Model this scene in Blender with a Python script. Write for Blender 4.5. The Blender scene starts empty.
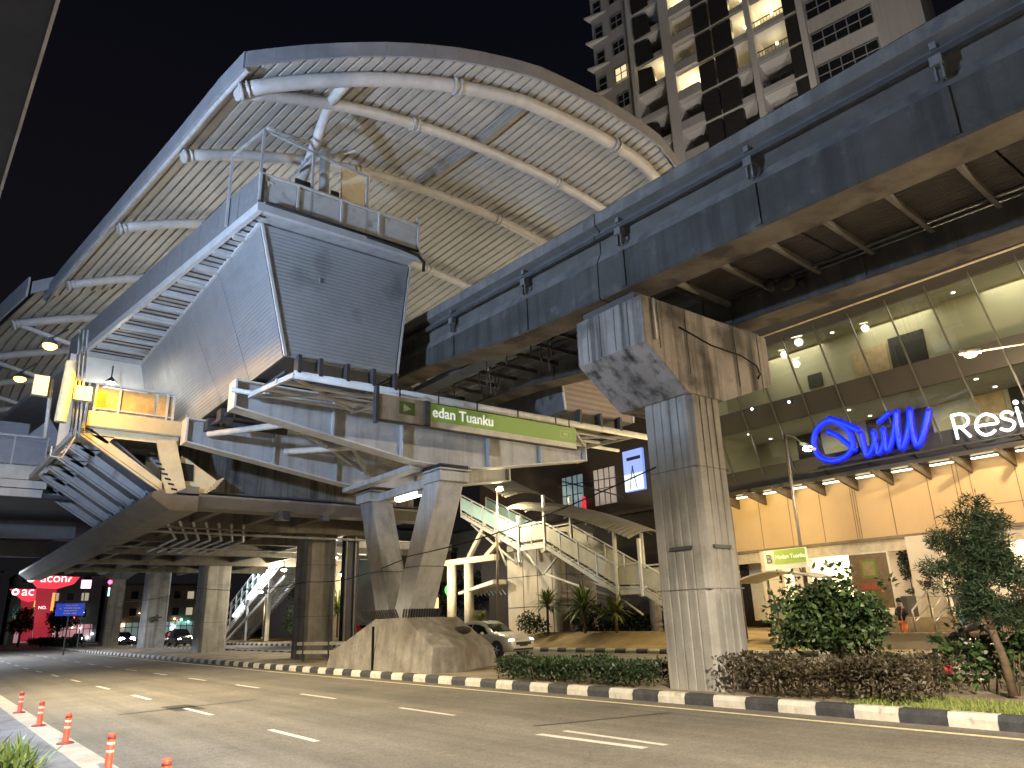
import bpy, bmesh, math, random
from mathutils import Vector, Matrix
R = math.radians
rng = random.Random(11)
S = bpy.context.scene
COL = S.collection

# ------------------------------------------------------------------ camera
F_PX, PITCH, ROLL, YAW, EYE = 731.4, R(17.8), R(-1.886), R(38.53), 1.6
fw = Vector((math.sin(YAW)*math.cos(PITCH), math.cos(YAW)*math.cos(PITCH), math.sin(PITCH)))
rt0 = Vector((math.cos(YAW), -math.sin(YAW), 0))
up0 = rt0.cross(fw)
rt = rt0*math.cos(ROLL) + up0*math.sin(ROLL)
upv = up0*math.cos(ROLL) - rt0*math.sin(ROLL)
CAM = Vector((0, 0, EYE))
cd = bpy.data.cameras.new('camera'); cam = bpy.data.objects.new('camera', cd); COL.objects.link(cam)
M = Matrix((rt, upv, -fw)).transposed().to_4x4(); M.translation = CAM
cam.matrix_world = M
cd.sensor_fit = 'HORIZONTAL'; cd.sensor_width = 36; cd.lens = F_PX/1024*36
cd.clip_start = .05; cd.clip_end = 3000
S.camera = cam

def at(x, y, ax, val):
    """measured point of the photograph carried onto a known plane of the place"""
    d = fw*F_PX + rt*(x-512) - upv*(y-384)
    t = (val-CAM[ax])/d[ax]
    return CAM + d*t

# ------------------------------------------------------------------ materials
MATS = {}
def _nt(name):
    m = bpy.data.materials.new(name); m.use_nodes = True
    nt = m.node_tree; b = nt.nodes['Principled BSDF']
    return m, nt, b
def setspec(b, v):
    if 'Specular IOR Level' in b.inputs: b.inputs['Specular IOR Level'].default_value = v
def road_mat():
    m, nt, b = _nt('asphalt'); N = nt.nodes; L = nt.links; tc = N.new('ShaderNodeTexCoord')
    def noise(scale, detail, mp=None, rough=.6):
        n = N.new('ShaderNodeTexNoise'); n.inputs['Scale'].default_value = scale; n.inputs['Detail'].default_value = detail; n.inputs['Roughness'].default_value = rough
        if mp: q = N.new('ShaderNodeMapping'); q.inputs['Scale'].default_value = mp; L.new(tc.outputs['Object'], q.inputs['Vector']); L.new(q.outputs[0], n.inputs['Vector'])
        else: L.new(tc.outputs['Object'], n.inputs['Vector'])
        return n.outputs['Fac']
    def rng_(v, a, c, lo, hi):
        r = N.new('ShaderNodeMapRange'); r.inputs['From Min'].default_value = a; r.inputs['From Max'].default_value = c; r.inputs['To Min'].default_value = lo; r.inputs['To Max'].default_value = hi; L.new(v, r.inputs['Value']); return r.outputs[0]
    def mul(a, c):
        r = N.new('ShaderNodeMath'); r.operation = 'MULTIPLY'; L.new(a, r.inputs[0]); L.new(c, r.inputs[1]); return r.outputs[0]
    v = rng_(noise(.45, 6), .3, .7, .78, 1.2)
    v = mul(v, rng_(noise(1, 5, (1.5,.035,1)), .3, .7, .74, 1.22))
    v = mul(v, rng_(noise(1, 4, (.5,.02,1)), .35, .65, .82, 1.12))
    v = mul(v, rng_(noise(75, 2), .25, .75, .45, 1.55))
    v = mul(v, rng_(noise(24, 3), .3, .7, .72, 1.28)); v = mul(v, rng_(noise(7, 4), .3, .7, .86, 1.14))
    v = mul(v, rng_(noise(.9, 7, None, .75), .60, .70, 1, .88))
    vo = N.new('ShaderNodeTexVoronoi'); vo.feature = 'DISTANCE_TO_EDGE'; vo.inputs['Scale'].default_value = .22; wv = N.new('ShaderNodeTexNoise'); wv.inputs['Scale'].default_value = 1.4; wv.inputs['Detail'].default_value = 6
    ad = N.new('ShaderNodeMix'); ad.data_type = 'RGBA'; ad.blend_type = 'ADD'; ad.inputs['Factor'].default_value = .9; L.new(tc.outputs['Object'], wv.inputs['Vector']); L.new(tc.outputs['Object'], ad.inputs['A']); L.new(wv.outputs['Color'], ad.inputs['B']); L.new(ad.outputs['Result'], vo.inputs['Vector'])
    v = mul(v, rng_(vo.outputs['Distance'], .0, .005, .8, 1))
    sc = N.new('ShaderNodeVectorMath'); sc.operation = 'SCALE'; sc.inputs[0].default_value = (.142,.131,.115); L.new(v, sc.inputs['Scale']); L.new(sc.outputs[0], b.inputs['Base Color'])
    b.inputs['Roughness'].default_value = .8; setspec(b, .35)
    bp = N.new('ShaderNodeBump'); bp.inputs['Strength'].default_value = .7; bp.inputs['Distance'].default_value = .012; L.new(noise(110, 3), bp.inputs['Height']); L.new(bp.outputs['Normal'], b.inputs['Normal'])
    MATS['asphalt'] = m; return m
def surf(name, c, rough=.6, metal=0, var=.25, scale=3.0, streak=0, streak_col=(.03,.03,.03), bump=0, bscale=30, wave=None, spec=.4, fine=0, blotch=None):
    """procedural surface: noise-varied colour, optional rain streaks, bump, corrugation"""
    if name in MATS: return MATS[name]
    m, nt, b = _nt(name); N = nt.nodes; L = nt.links
    tc = N.new('ShaderNodeTexCoord')
    no = N.new('ShaderNodeTexNoise'); no.inputs['Scale'].default_value = scale; no.inputs['Detail'].default_value = 7; no.inputs['Roughness'].default_value = .62
    L.new(tc.outputs['Object'], no.inputs['Vector'])
    ramp = N.new('ShaderNodeValToRGB')
    lo = tuple(v*(1-var) for v in c)+(1,); hi = tuple(min(1, v*(1+var)) for v in c)+(1,)
    ramp.color_ramp.elements[0].position = .3; ramp.color_ramp.elements[1].position = .7
    ramp.color_ramp.elements[0].color = lo; ramp.color_ramp.elements[1].color = hi
    L.new(no.outputs['Fac'], ramp.inputs['Fac'])
    col = ramp.outputs['Color']
    if fine:
        n2 = N.new('ShaderNodeTexNoise'); n2.inputs['Scale'].default_value = 90; n2.inputs['Detail'].default_value = 2
        L.new(tc.outputs['Object'], n2.inputs['Vector'])
        mr = N.new('ShaderNodeMapRange'); mr.inputs['From Min'].default_value = .3; mr.inputs['From Max'].default_value = .7
        mr.inputs['To Min'].default_value = 1-fine; mr.inputs['To Max'].default_value = 1+fine
        L.new(n2.outputs['Fac'], mr.inputs['Value'])
        mx = N.new('ShaderNodeVectorMath'); mx.operation = 'SCALE'
        L.new(col, mx.inputs[0]); L.new(mr.outputs[0], mx.inputs['Scale']); col = mx.outputs[0]
    if blotch:
        n3 = N.new('ShaderNodeTexNoise'); n3.inputs['Scale'].default_value = blotch[1]; n3.inputs['Detail'].default_value = 5
        L.new(tc.outputs['Object'], n3.inputs['Vector'])
        r3 = N.new('ShaderNodeValToRGB'); r3.color_ramp.elements[0].position = blotch[2]; r3.color_ramp.elements[1].position = blotch[2]+.13
        L.new(n3.outputs['Fac'], r3.inputs['Fac'])
        mx = N.new('ShaderNodeMix'); mx.data_type = 'RGBA'
        L.new(r3.outputs['Color'], mx.inputs['Factor']); L.new(col, mx.inputs['A']); mx.inputs['B'].default_value = tuple(blotch[0])+(1,)
        col = mx.outputs['Result']
    if streak:
        mp = N.new('ShaderNodeMapping'); mp.inputs['Scale'].default_value = (3.2, 3.2, .16)
        L.new(tc.outputs['Object'], mp.inputs['Vector'])
        ns = N.new('ShaderNodeTexNoise'); ns.inputs['Scale'].default_value = 1.0; ns.inputs['Detail'].default_value = 6; ns.inputs['Roughness'].default_value = .6
        L.new(mp.outputs['Vector'], ns.inputs['Vector'])
        r2 = N.new('ShaderNodeValToRGB'); r2.color_ramp.elements[0].position = .47; r2.color_ramp.elements[1].position = .68
        r2.color_ramp.elements[1].color = (streak, streak, streak, 1); r2.color_ramp.elements[0].color = (0, 0, 0, 1)
        L.new(ns.outputs['Fac'], r2.inputs['Fac'])
        mx = N.new('ShaderNodeMix'); mx.data_type = 'RGBA'
        L.new(r2.outputs['Color'], mx.inputs['Factor']); L.new(col, mx.inputs['A']); mx.inputs['B'].default_value = tuple(streak_col)+(1,)
        col = mx.outputs['Result']
    L.new(col, b.inputs['Base Color'])
    b.inputs['Roughness'].default_value = rough; b.inputs['Metallic'].default_value = metal; setspec(b, spec)
    last = None
    if bump:
        nb = N.new('ShaderNodeTexNoise'); nb.inputs['Scale'].default_value = bscale; nb.inputs['Detail'].default_value = 4
        L.new(tc.outputs['Object'], nb.inputs['Vector'])
        bp = N.new('ShaderNodeBump'); bp.inputs['Strength'].default_value = bump; bp.inputs['Distance'].default_value = .02
        L.new(nb.outputs['Fac'], bp.inputs['Height']); last = bp
    if wave:
        axis, period, strength = wave
        w = N.new('ShaderNodeTexWave'); w.bands_direction = axis; w.inputs['Scale'].default_value = .31416/period
        L.new(tc.outputs['Object'], w.inputs['Vector'])
        bp = N.new('ShaderNodeBump'); bp.inputs['Strength'].default_value = strength; bp.inputs['Distance'].default_value = .03
        L.new(w.outputs['Fac'], bp.inputs['Height'])
        if last: L.new(last.outputs['Normal'], bp.inputs['Normal'])
        last = bp
    if last: L.new(last.outputs['Normal'], b.inputs['Normal'])
    MATS[name] = m; return m
def emis(name, c, s, base=None):
    if name in MATS: return MATS[name]
    m, nt, b = _nt(name)
    b.inputs['Base Color'].default_value = tuple(base or c)+(1,)
    b.inputs['Emission Color'].default_value = tuple(c)+(1,); b.inputs['Emission Strength'].default_value = s
    b.inputs['Roughness'].default_value = .5
    MATS[name] = m; return m
def glass(name, tint=(.8,.85,.85), refl=.08, rough=.02):
    if name in MATS: return MATS[name]
    m = bpy.data.materials.new(name); m.use_nodes = True; nt = m.node_tree; nt.nodes.clear()
    o = nt.nodes.new('ShaderNodeOutputMaterial'); mx = nt.nodes.new('ShaderNodeMixShader')
    t = nt.nodes.new('ShaderNodeBsdfTransparent'); g = nt.nodes.new('ShaderNodeBsdfGlossy')
    t.inputs['Color'].default_value = tuple(tint)+(1,); g.inputs['Roughness'].default_value = rough
    lw = nt.nodes.new('ShaderNodeLayerWeight'); lw.inputs['Blend'].default_value = .25
    mr = nt.nodes.new('ShaderNodeMapRange'); mr.inputs['To Min'].default_value = refl; mr.inputs['To Max'].default_value = .7
    nt.links.new(lw.outputs['Fresnel'], mr.inputs['Value']); nt.links.new(mr.outputs[0], mx.inputs['Fac'])
    nt.links.new(t.outputs[0], mx.inputs[1]); nt.links.new(g.outputs[0], mx.inputs[2]); nt.links.new(mx.outputs[0], o.inputs['Surface'])
    MATS[name] = m; return m
def leafmat(name, dark, light, rough=.5):
    if name in MATS: return MATS[name]
    m, nt, b = _nt(name); N = nt.nodes; L = nt.links
    g = N.new('ShaderNodeNewGeometry'); ramp = N.new('ShaderNodeValToRGB')
    ramp.color_ramp.elements[0].color = tuple(dark)+(1,); ramp.color_ramp.elements[1].color = tuple(light)+(1,)
    ramp.color_ramp.elements[0].position = .1; ramp.color_ramp.elements[1].position = .95
    L.new(g.outputs['Random Per Island'], ramp.inputs['Fac']); L.new(ramp.outputs['Color'], b.inputs['Base Color'])
    b.inputs['Roughness'].default_value = rough; setspec(b, .35)
    b.inputs['Subsurface Weight'].default_value = 0
    MATS[name] = m; return m

# ------------------------------------------------------------------ mesh builder
class MB:
    def __init__(s): s.v = []; s.f = []; s.m = []; s.s = []
    def add(s, vs, fs, mat=0, smooth=False):
        k = len(s.v); s.v += [tuple(p) for p in vs]
        for f in fs: s.f.append([i+k for i in f]); s.m.append(mat); s.s.append(smooth)
        return s
    def box(s, x0, x1, y0, y1, z0, z1, mat=0):
        vs = [(x, y, z) for x in (x0, x1) for y in (y0, y1) for z in (z0, z1)]
        return s.add(vs, [(0,1,3,2),(4,6,7,5),(0,4,5,1),(2,3,7,6),(0,2,6,4),(1,5,7,3)], mat)
    def hexa(s, b4, t4, mat=0):
        return s.add(list(b4)+list(t4), [(3,2,1,0),(4,5,6,7),(0,1,5,4),(1,2,6,5),(2,3,7,6),(3,0,4,7)], mat)
    def bar(s, p, q, w, h, mat=0, up=(0,0,1)):
        p = Vector(p); q = Vector(q); d = (q-p).normalized(); u = Vector(up)
        if abs(d.dot(u)) > .98: u = Vector((1,0,0))
        a = d.cross(u).normalized()*w/2; b = a.cross(d).normalized()*h/2
        return s.hexa([p-a-b, p+a-b, p+a+b, p-a+b], [q-a-b, q+a-b, q+a+b, q-a+b], mat)
    def tube(s, pts, r, n=8, mat=0, caps=True):
        pts = [Vector(p) for p in pts]; N = len(pts)
        rs = r if isinstance(r, (list, tuple)) else [r]*N
        vs = []; prev = None
        for i, p in enumerate(pts):
            d = (pts[min(i+1, N-1)]-pts[max(i-1, 0)]).normalized()
            if prev is None:
                u = Vector((0,0,1)) if abs(d.z) < .9 else Vector((1,0,0))
                a = d.cross(u).normalized()
            else:
                a = (prev-d*prev.dot(d)).normalized()
            prev = a; b = d.cross(a)
            for k in range(n):
                t = 2*math.pi*k/n; vs.append(p+(a*math.cos(t)+b*math.sin(t))*rs[i])
        fs = [(i*n+k, i*n+(k+1)%n, (i+1)*n+(k+1)%n, (i+1)*n+k) for i in range(N-1) for k in range(n)]
        s.add(vs, fs, mat, True)
        if caps:
            s.add(vs[:n], [tuple(reversed(range(n)))], mat); s.add(vs[-n:], [tuple(range(n))], mat)
        return s
    def prism(s, poly, plane, a, b, mat=0):
        """polygon in a coordinate plane ('xz','yz','xy') extruded along the third axis from a to b"""
        def P(u, v, w): return {'xz': (u, w, v), 'yz': (w, u, v), 'xy': (u, v, w)}[plane]
        n = len(poly)
        vs = [P(u, v, a) for u, v in poly]+[P(u, v, b) for u, v in poly]
        fs = [tuple(range(n)), tuple(range(2*n-1, n-1, -1))]+[(i, (i+1)%n, n+(i+1)%n, n+i) for i in range(n)]
        return s.add(vs, fs, mat)
    def plate(s, pts, thick, mat=0):
        """flat polygon (any orientation) given a thickness behind it"""
        pts = [Vector(p) for p in pts]; n = len(pts)
        nn = (pts[1]-pts[0]).cross(pts[2]-pts[0]).normalized()*thick
        vs = pts+[p-nn for p in pts]
        fs = [tuple(range(n)), tuple(range(2*n-1, n-1, -1))]+[(i, (i+1)%n, n+(i+1)%n, n+i) for i in range(n)]
        return s.add(vs, fs, mat)
    def lathe(s, prof, c, n=16, mat=0, axis='z', smooth=True):
        vs = []
        for r, h in prof:
            for k in range(n):
                t = 2*math.pi*k/n; x, y = r*math.cos(t), r*math.sin(t)
                vs.append({'z': (c[0]+x, c[1]+y, c[2]+h), 'x': (c[0]+h, c[1]+x, c[2]+y), 'y': (c[0]+x, c[1]+h, c[2]+y)}[axis])
        fs = [(i*n+k, i*n+(k+1)%n, (i+1)*n+(k+1)%n, (i+1)*n+k) for i in range(len(prof)-1) for k in range(n)]
        s.add(vs, fs, mat, smooth)
        s.add(vs[:n], [tuple(range(n))], mat); s.add(vs[-n:], [tuple(range(n))], mat)
        return s
    def ball(s, c, r, n=12, mat=0):
        rx, ry, rz = r if isinstance(r, (tuple, list)) else (r, r, r); m = n//2
        vs = []
        for i in range(m+1):
            p = math.pi*i/m
            for k in range(n):
                t = 2*math.pi*k/n
                vs.append((c[0]+rx*math.sin(p)*math.cos(t), c[1]+ry*math.sin(p)*math.sin(t), c[2]+rz*math.cos(p)))
        fs = [(i*n+k, i*n+(k+1)%n, (i+1)*n+(k+1)%n, (i+1)*n+k) for i in range(m) for k in range(n)]
        return s.add(vs, fs, mat, True)
    def build(s, name, mats, parent=None, origin=None, bevel=0, fixn=True, label=None):
        if not isinstance(mats, (list, tuple)): mats = [mats]
        if name in EACH and parent:
            par = list(range(len(s.v)))
            def find(i):
                while par[i] != i: par[i] = par[par[i]]; i = par[i]
                return i
            for f in s.f:
                for i in f[1:]: par[find(i)] = find(f[0])
            groups = {}
            for k, f in enumerate(s.f): groups.setdefault(find(f[0]), []).append(k)
            # pieces of one frame share a centre line; join those that touch
            if len(groups) > 1:
                first = None
                for g in groups.values():
                    q = MB(); mp_ = {}
                    for k in g:
                        for i in s.f[k]:
                            if i not in mp_: mp_[i] = len(q.v); q.v.append(s.v[i])
                        q.f.append([mp_[i] for i in s.f[k]]); q.m.append(s.m[k]); q.s.append(s.s[k])
                    o = q._build(name, mats, parent, origin, bevel, fixn, label); first = first or o
                return first
        return s._build(name, mats, parent, origin, bevel, fixn, label)
    def _build(s, name, mats, parent, origin, bevel, fixn, label):
        o0 = Vector(WORLD.get(parent.name, (0,0,0))) if parent else Vector(origin or (0,0,0))
        me = bpy.data.meshes.new(name)
        me.from_pydata([tuple(Vector(p)-o0) for p in s.v], [], s.f)
        for m in mats: me.materials.append(m)
        for p, mi, sm in zip(me.polygons, s.m, s.s): p.material_index = mi; p.use_smooth = sm
        if fixn or bevel:
            bm = bmesh.new(); bm.from_mesh(me)
            if fixn:
                bmesh.ops.remove_doubles(bm, verts=bm.verts, dist=1e-5) if len(bm.verts) < 3000 else None
                bmesh.ops.recalc_face_normals(bm, faces=bm.faces)
            if bevel:
                es = [e for e in bm.edges if len(e.link_faces) == 2 and e.calc_face_angle(0) > .5]
                bmesh.ops.bevel(bm, geom=es, offset=bevel, segments=2, affect='EDGES', profile=.6)
            bm.to_mesh(me); bm.free()
        o = bpy.data.objects.new(name, me); COL.objects.link(o)
        if parent: o.parent = parent; WORLD[o.name] = tuple(o0)
        else: o.location = o0; WORLD[o.name] = tuple(o0)
        if label: o['label'] = label
        return o
WORLD = {}
EACH = {'outrigger','strip_light','light_housing','hanger','brace','truss_brace','cover_strip','control_box','bearing','stiffener','shop_front','parapet_post','side_panel','pier_post','stringer','deck_rib','joist_','doorway','door','post','lit_panel','rung'}
def tag(o, label, cat, group=None):
    o['label'] = label; o['category'] = cat; o['kind'] = 'thing'
    if group: o['group'] = group
    return o
def thing(name, label, cat, loc=(0,0,0), group=None, rz=0):
    o = bpy.data.objects.new(name, None); COL.objects.link(o); o.location = loc; o.rotation_euler.z = rz
    o.empty_display_size = .3
    WORLD[o.name] = tuple(loc)
    return tag(o, label, cat, group)
def local_thing(name, label, cat, group=None):
    """a thing modelled round its own base at the origin, to be moved or copied"""
    return thing(name, label, cat, (0,0,0), group)
def struct(o, kind='structure'): o['kind'] = kind; return o
def copy_tree(o, parent=None):
    c = o.copy(); COL.objects.link(c)
    if parent: c.parent = parent; c.matrix_parent_inverse = o.matrix_parent_inverse.copy()
    for ch in list(o.children): copy_tree(ch, c)
    return c
def dup(o, loc, rz=0, label=None, scale=1):
    c = copy_tree(o); c.location = loc; c.rotation_euler.z = rz; c.scale = (scale,)*3
    if label: c['label'] = label
    return c
def text(body, mat, parent, loc, xdir, ydir, size, ext=.01, name='lettering', off=0, align='LEFT', sx=1, space=1):
    cu = bpy.data.curves.new(name, 'FONT'); cu.body = body; cu.size = size; cu.extrude = ext; cu.offset = off
    cu.align_x = align; cu.space_character = space; cu.materials.append(mat)
    o = bpy.data.objects.new(name, cu); COL.objects.link(o)
    x = Vector(xdir).normalized(); y = Vector(ydir).normalized(); z = x.cross(y)
    m = Matrix((x*sx, y, z)).transposed().to_4x4()
    l = Vector(loc)
    if parent: o.parent = parent; l = l-Vector(WORLD[parent.name])
    m.translation = l; o.matrix_basis = m
    return o
def text_to_mesh():
    dg = bpy.context.evaluated_depsgraph_get()
    for o in [q for q in COL.objects if q.type == 'FONT']:
        me = bpy.data.meshes.new_from_object(o.evaluated_get(dg)); nm = o.name; pa = o.parent; mb = o.matrix_basis.copy()
        bpy.data.objects.remove(o); n = bpy.data.objects.new(nm, me); COL.objects.link(n); n.parent = pa; n.matrix_basis = mb
def light(kind, loc, power, color, size=.2, parent=None, rot=None, size_y=None, spot=None, name='lamp_light'):
    ld = bpy.data.lights.new(name, kind); ld.energy = power*LP; ld.color = color
    if kind == 'AREA':
        ld.size = size
        if size_y: ld.shape = 'RECTANGLE'; ld.size_y = size_y
    else: ld.shadow_soft_size = size
    if spot: ld.spot_size = R(spot[0]); ld.spot_blend = spot[1]
    o = bpy.data.objects.new(name, ld); COL.objects.link(o)
    l = Vector(loc)
    if parent: o.parent = parent; l = l-Vector(WORLD[parent.name])
    o.location = l
    if rot is not None: o.rotation_euler = rot
    return o
LP = 1.0
def lerp(tab, x):
    if x <= tab[0][0]: return tab[0][1]
    for (a, b), (c, d) in zip(tab, tab[1:]):
        if x <= c: return b+(d-b)*(x-a)/(c-a)
    return tab[-1][1]
WARM = (1, .66, .30); SODIUM = (1, .62, .16); CREAM = (1, .82, .56); COOL = (.70, .82, 1); WHITE = (1, .95, .88)

# ------------------------------------------------------------------ shared materials
asphalt = road_mat()
paint = surf('road_paint', (.5,.48,.44), .7, var=.18, scale=9, fine=.25, blotch=((.2,.19,.17), 5, .62))
yellowpaint = surf('yellow_road_paint', (.62,.55,.36), .7, var=.18, scale=9, fine=.2)
kerbW = surf('kerb_white_paint', (.44,.425,.39), .75, var=.2, scale=6, bump=.3, fine=.15, blotch=((.25,.22,.18), 4, .6))
kerbB = surf('kerb_black_paint', (.035,.037,.045), .7, var=.4, scale=6, bump=.3, fine=.3)
concH = surf('hammerhead_concrete', (.23,.215,.205), .85, var=.35, scale=.9, streak=1.0, streak_col=(.028,.028,.029), bump=.4, bscale=18, fine=.18, blotch=((.055,.055,.055), .75, .56))
conc = surf('pier_concrete', (.27,.265,.255), .85, var=.25, scale=1.1, streak=.62, streak_col=(.08,.078,.075), blotch=((.17,.165,.155), .8, .55), bump=.35, bscale=26, fine=.12)
concD = surf('stained_concrete', (.16,.16,.165), .85, var=.3, scale=1.4, streak=.85, streak_col=(.035,.036,.04), bump=.3, bscale=22, fine=.12)
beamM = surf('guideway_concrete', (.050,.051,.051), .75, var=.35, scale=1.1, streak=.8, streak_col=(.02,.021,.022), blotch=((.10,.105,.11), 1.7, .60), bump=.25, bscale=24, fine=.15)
beamL = surf('guideway_washed_lit_concrete', (.145,.147,.148), .7, var=.3, scale=1.4, streak=.5, streak_col=(.05,.052,.055), bump=.25, bscale=24, fine=.15, blotch=((.09,.095,.105), 2.2, .55))  # paler ledge and flange: light from above painted in, besides rain wash
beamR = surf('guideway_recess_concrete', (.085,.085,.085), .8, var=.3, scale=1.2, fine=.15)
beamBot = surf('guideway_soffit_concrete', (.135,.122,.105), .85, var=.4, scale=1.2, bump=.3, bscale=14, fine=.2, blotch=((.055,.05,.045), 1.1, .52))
ribM = surf('rib_paint', (.43,.435,.45), .45, var=.12, scale=2.5, streak=.2, streak_col=(.25,.23,.2), fine=.05)
steelW = surf('painted_steel', (.56,.57,.58), .45, var=.12, scale=2.5, streak=.25, streak_col=(.25,.23,.2), fine=.05)
steelG = surf('grey_painted_steel', (.40,.42,.45), .5, var=.15, scale=2.0, streak=.45, streak_col=(.16,.15,.14), fine=.06)
steelD = surf('dark_steel', (.05,.053,.06), .55, var=.3, scale=4)
roofM = surf('roof_sheet', (.37,.37,.365), .5, var=.12, scale=1.2, fine=.05, blotch=((.36,.32,.24), .9, .66))
fasciaM = surf('roof_fascia', (.25,.262,.30), .55, var=.15, scale=1.5)
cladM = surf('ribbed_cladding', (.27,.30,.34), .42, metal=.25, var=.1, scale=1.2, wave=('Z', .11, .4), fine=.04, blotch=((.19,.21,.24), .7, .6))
meshM = surf('parapet_panel', (.20,.21,.23), .55, var=.15, scale=5, bump=.3, bscale=90)
panelW = surf('pale_panel', (.52,.55,.59), .5, var=.15, scale=2, blotch=((.3,.3,.29), 2.5, .6))
navyM = surf('navy_steel', (.015,.02,.055), .45, var=.3, scale=2)
navySoff = surf('navy_soffit', (.05,.06,.09), .6, var=.2, scale=.6)
dirt = surf('verge_dirt', (.20,.15,.09), .95, var=.35, scale=1.5, bump=.8, bscale=9, fine=.3)
paving = surf('paving', (.22,.215,.2), .85, var=.2, scale=2, bump=.4, bscale=25, fine=.2)
darkG = surf('dark_gap', (.012,.012,.013), .8, var=.2)
rubber = surf('tyre_rubber', (.02,.02,.021), .8, var=.2)
EXPO = 1.68
# ================================================================== GROUND, ROADS, KERBS
def kx(y):            # face of the median kerb along the near road
    return 11.5 + max(0, y-30)*.013 + max(0, y-75)*.03 + max(0, 5-y)*-.03
YS = [-60,-40,-20,-10,-4,0,4,8,12,16,20,25,30,36,42,50,58,66,75,85,95,110,125,140]
def strip(name, xa, xb, z, mat, ys=YS, kind='structure', thick=None):
    b = MB(); vs = []
    for y in ys: vs += [(xa(y), y, z(y) if callable(z) else z), (xb(y), y, z(y) if callable(z) else z)]
    b.add(vs, [(2*i, 2*i+1, 2*i+3, 2*i+2) for i in range(len(ys)-1)])
    o = b.build(name, mat); o['kind'] = kind; return o
g = MB(); g.add([(-700,-700,-.03),(700,-700,-.03),(700,700,-.03),(-700,700,-.03)], [(0,1,2,3)])
struct(g.build('ground', surf('ground_earth', (.07,.065,.058), .95, var=.3, scale=.2)))
strip('road', lambda y: 1.9, lambda y: kx(y)+.05, 0, asphalt)
strip('far_road', lambda y: kx(y)+6.3, lambda y: kx(y)+13.6, 0, asphalt)
strip('junction', lambda y: -40, lambda y: 70, .002, asphalt, [140, 165, 190, 230])
strip('near_pavement', lambda y: -14, lambda y: 1.85, .13, surf('near_paving', (.17,.175,.19), .75, var=.3, scale=1.8, bump=.5, bscale=18, fine=.2, blotch=((.10,.105,.12), 1.6, .52)))
mp = strip('median', lambda y: kx(y)+.2, lambda y: kx(y)+6.2, .135, surf('median_paving', (.24,.2,.15), .9, var=.3, scale=1.0, bump=.6, bscale=14, fine=.25, blotch=((.14,.11,.08), .8, .52)))
# far verge: a bank of bare earth behind the far kerb, then the plaza level
def vx(y): return kx(y)+13.8
b = MB(); vs = []
vy = [-60,-20,0,8,14,17,20,24,28,32,36,42,50,60,75,95,125,140]
for y in vy:
    h = .16 if y < 16 else min(.85, .16+(y-16)*.15)
    if y > 44: h = max(.2, .85-(y-44)*.06)
    vs += [(vx(y), y, .15), (vx(y)+.6, y, .2+.15*(h-.16)), (vx(y)+1.7, y, h), (vx(y)+14, y, h)]
b.add(vs, [(4*i+k, 4*i+k+1, 4*i+k+5, 4*i+k+4) for i in range(len(vy)-1) for k in range(3)])
struct(b.build('verge', surf('verge_earth', (.26,.19,.10), .95, var=.3, scale=.8, bump=.9, bscale=7, fine=.3)))
# kerbs: striped stones as one structure each
def kerb(name, xf, y0, y1, step, side, mats, phase=0, h=.19, w=.2):
    b = MB(); y = y0; i = 0
    while y < y1:
        st = step*rng.uniform(.97, 1.03); gp = .006
        prof = [(0,-.02),(0,h*.62),(.045,h),(w,h),(w,-.02)]
        if side < 0: prof = [(-a, z) for a, z in prof]
        ya, yb = y+gp, y+st-gp; xa, xb = xf(ya), xf(yb)
        j = rng.uniform(-.008, .008)
        v = [(xa+a+j, ya, z) for a, z in prof]+[(xb+a+j, yb, z) for a, z in prof]
        n = len(prof)
        b.add(v, [tuple(range(n)), tuple(range(2*n-1, n-1, -1))]+[(k, (k+1)%n, n+(k+1)%n, n+k) for k in range(n)], (i+phase) % 2)
        y += st; i += 1
    struct(b.build(name, mats))
kerb('median_kerb', kx, -12.0, 138, .655, 1, [kerbW, kerbB], 1)
kerb('median_back_kerb', lambda y: kx(y)+6.3, -12, 138, .655, -1, [kerbW, kerbB])
kerb('verge_kerb', lambda y: kx(y)+13.55, -12, 138, .655, 1, [kerbW, kerbB])
b = MB()
for i in range(-30, 110):
    y = i*1.0; b.box(1.78, 2.1, y+.006, y+.994, -.02, .15)
struct(b.build('pavement_kerb', surf('cream_kerb', (.36,.33,.275), .8, var=.2, scale=2.5, bump=.3, fine=.15)))
# road markings
b = MB()
def mark(xa, ya, xb, yb, w, z=.005):
    b.add([(xa-w/2, ya, z), (xa+w/2, ya, z), (xb+w/2, yb, z), (xb-w/2, yb, z)], [(0,1,2,3)])
for k in range(-4, 24):
    y = 6.95+k*4.86; d = max(0, y-40)*.012
    mark(7.86+d, y, 7.86+d, y+1.95, .11)
    y = 10.95+k*4.9; mark(4.9+d, y, 4.9+d, y+1.85, .11)
mark(7.52, 7.0, 7.40, 8.95, .14)
struct(b.build('lane_markings', paint))
strip('edge_line', lambda y: kx(y)-.62, lambda y: kx(y)-.50, .005, yellowpaint, YS)
strip('far_edge_line', lambda y: kx(y)+6.9, lambda y: kx(y)+7.02, .005, yellowpaint, YS)
# asphalt repair scars
b = MB()
for pts in ([(3.6,17.6),(6.6,18.2),(6.6,18.34),(3.6,17.75)], [(7.9,9.6),(10.4,9.0),(10.4,9.1),(7.9,9.72)], [(4.6,17.2),(5.2,17.2),(5.2,18.6),(4.6,18.6)]):
    b.add([(x, y, .0025) for x, y in pts], [(0,1,2,3)])
struct(b.build('road_patches', surf('tar', (.03,.028,.026), .7, var=.3, scale=4)))

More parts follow.
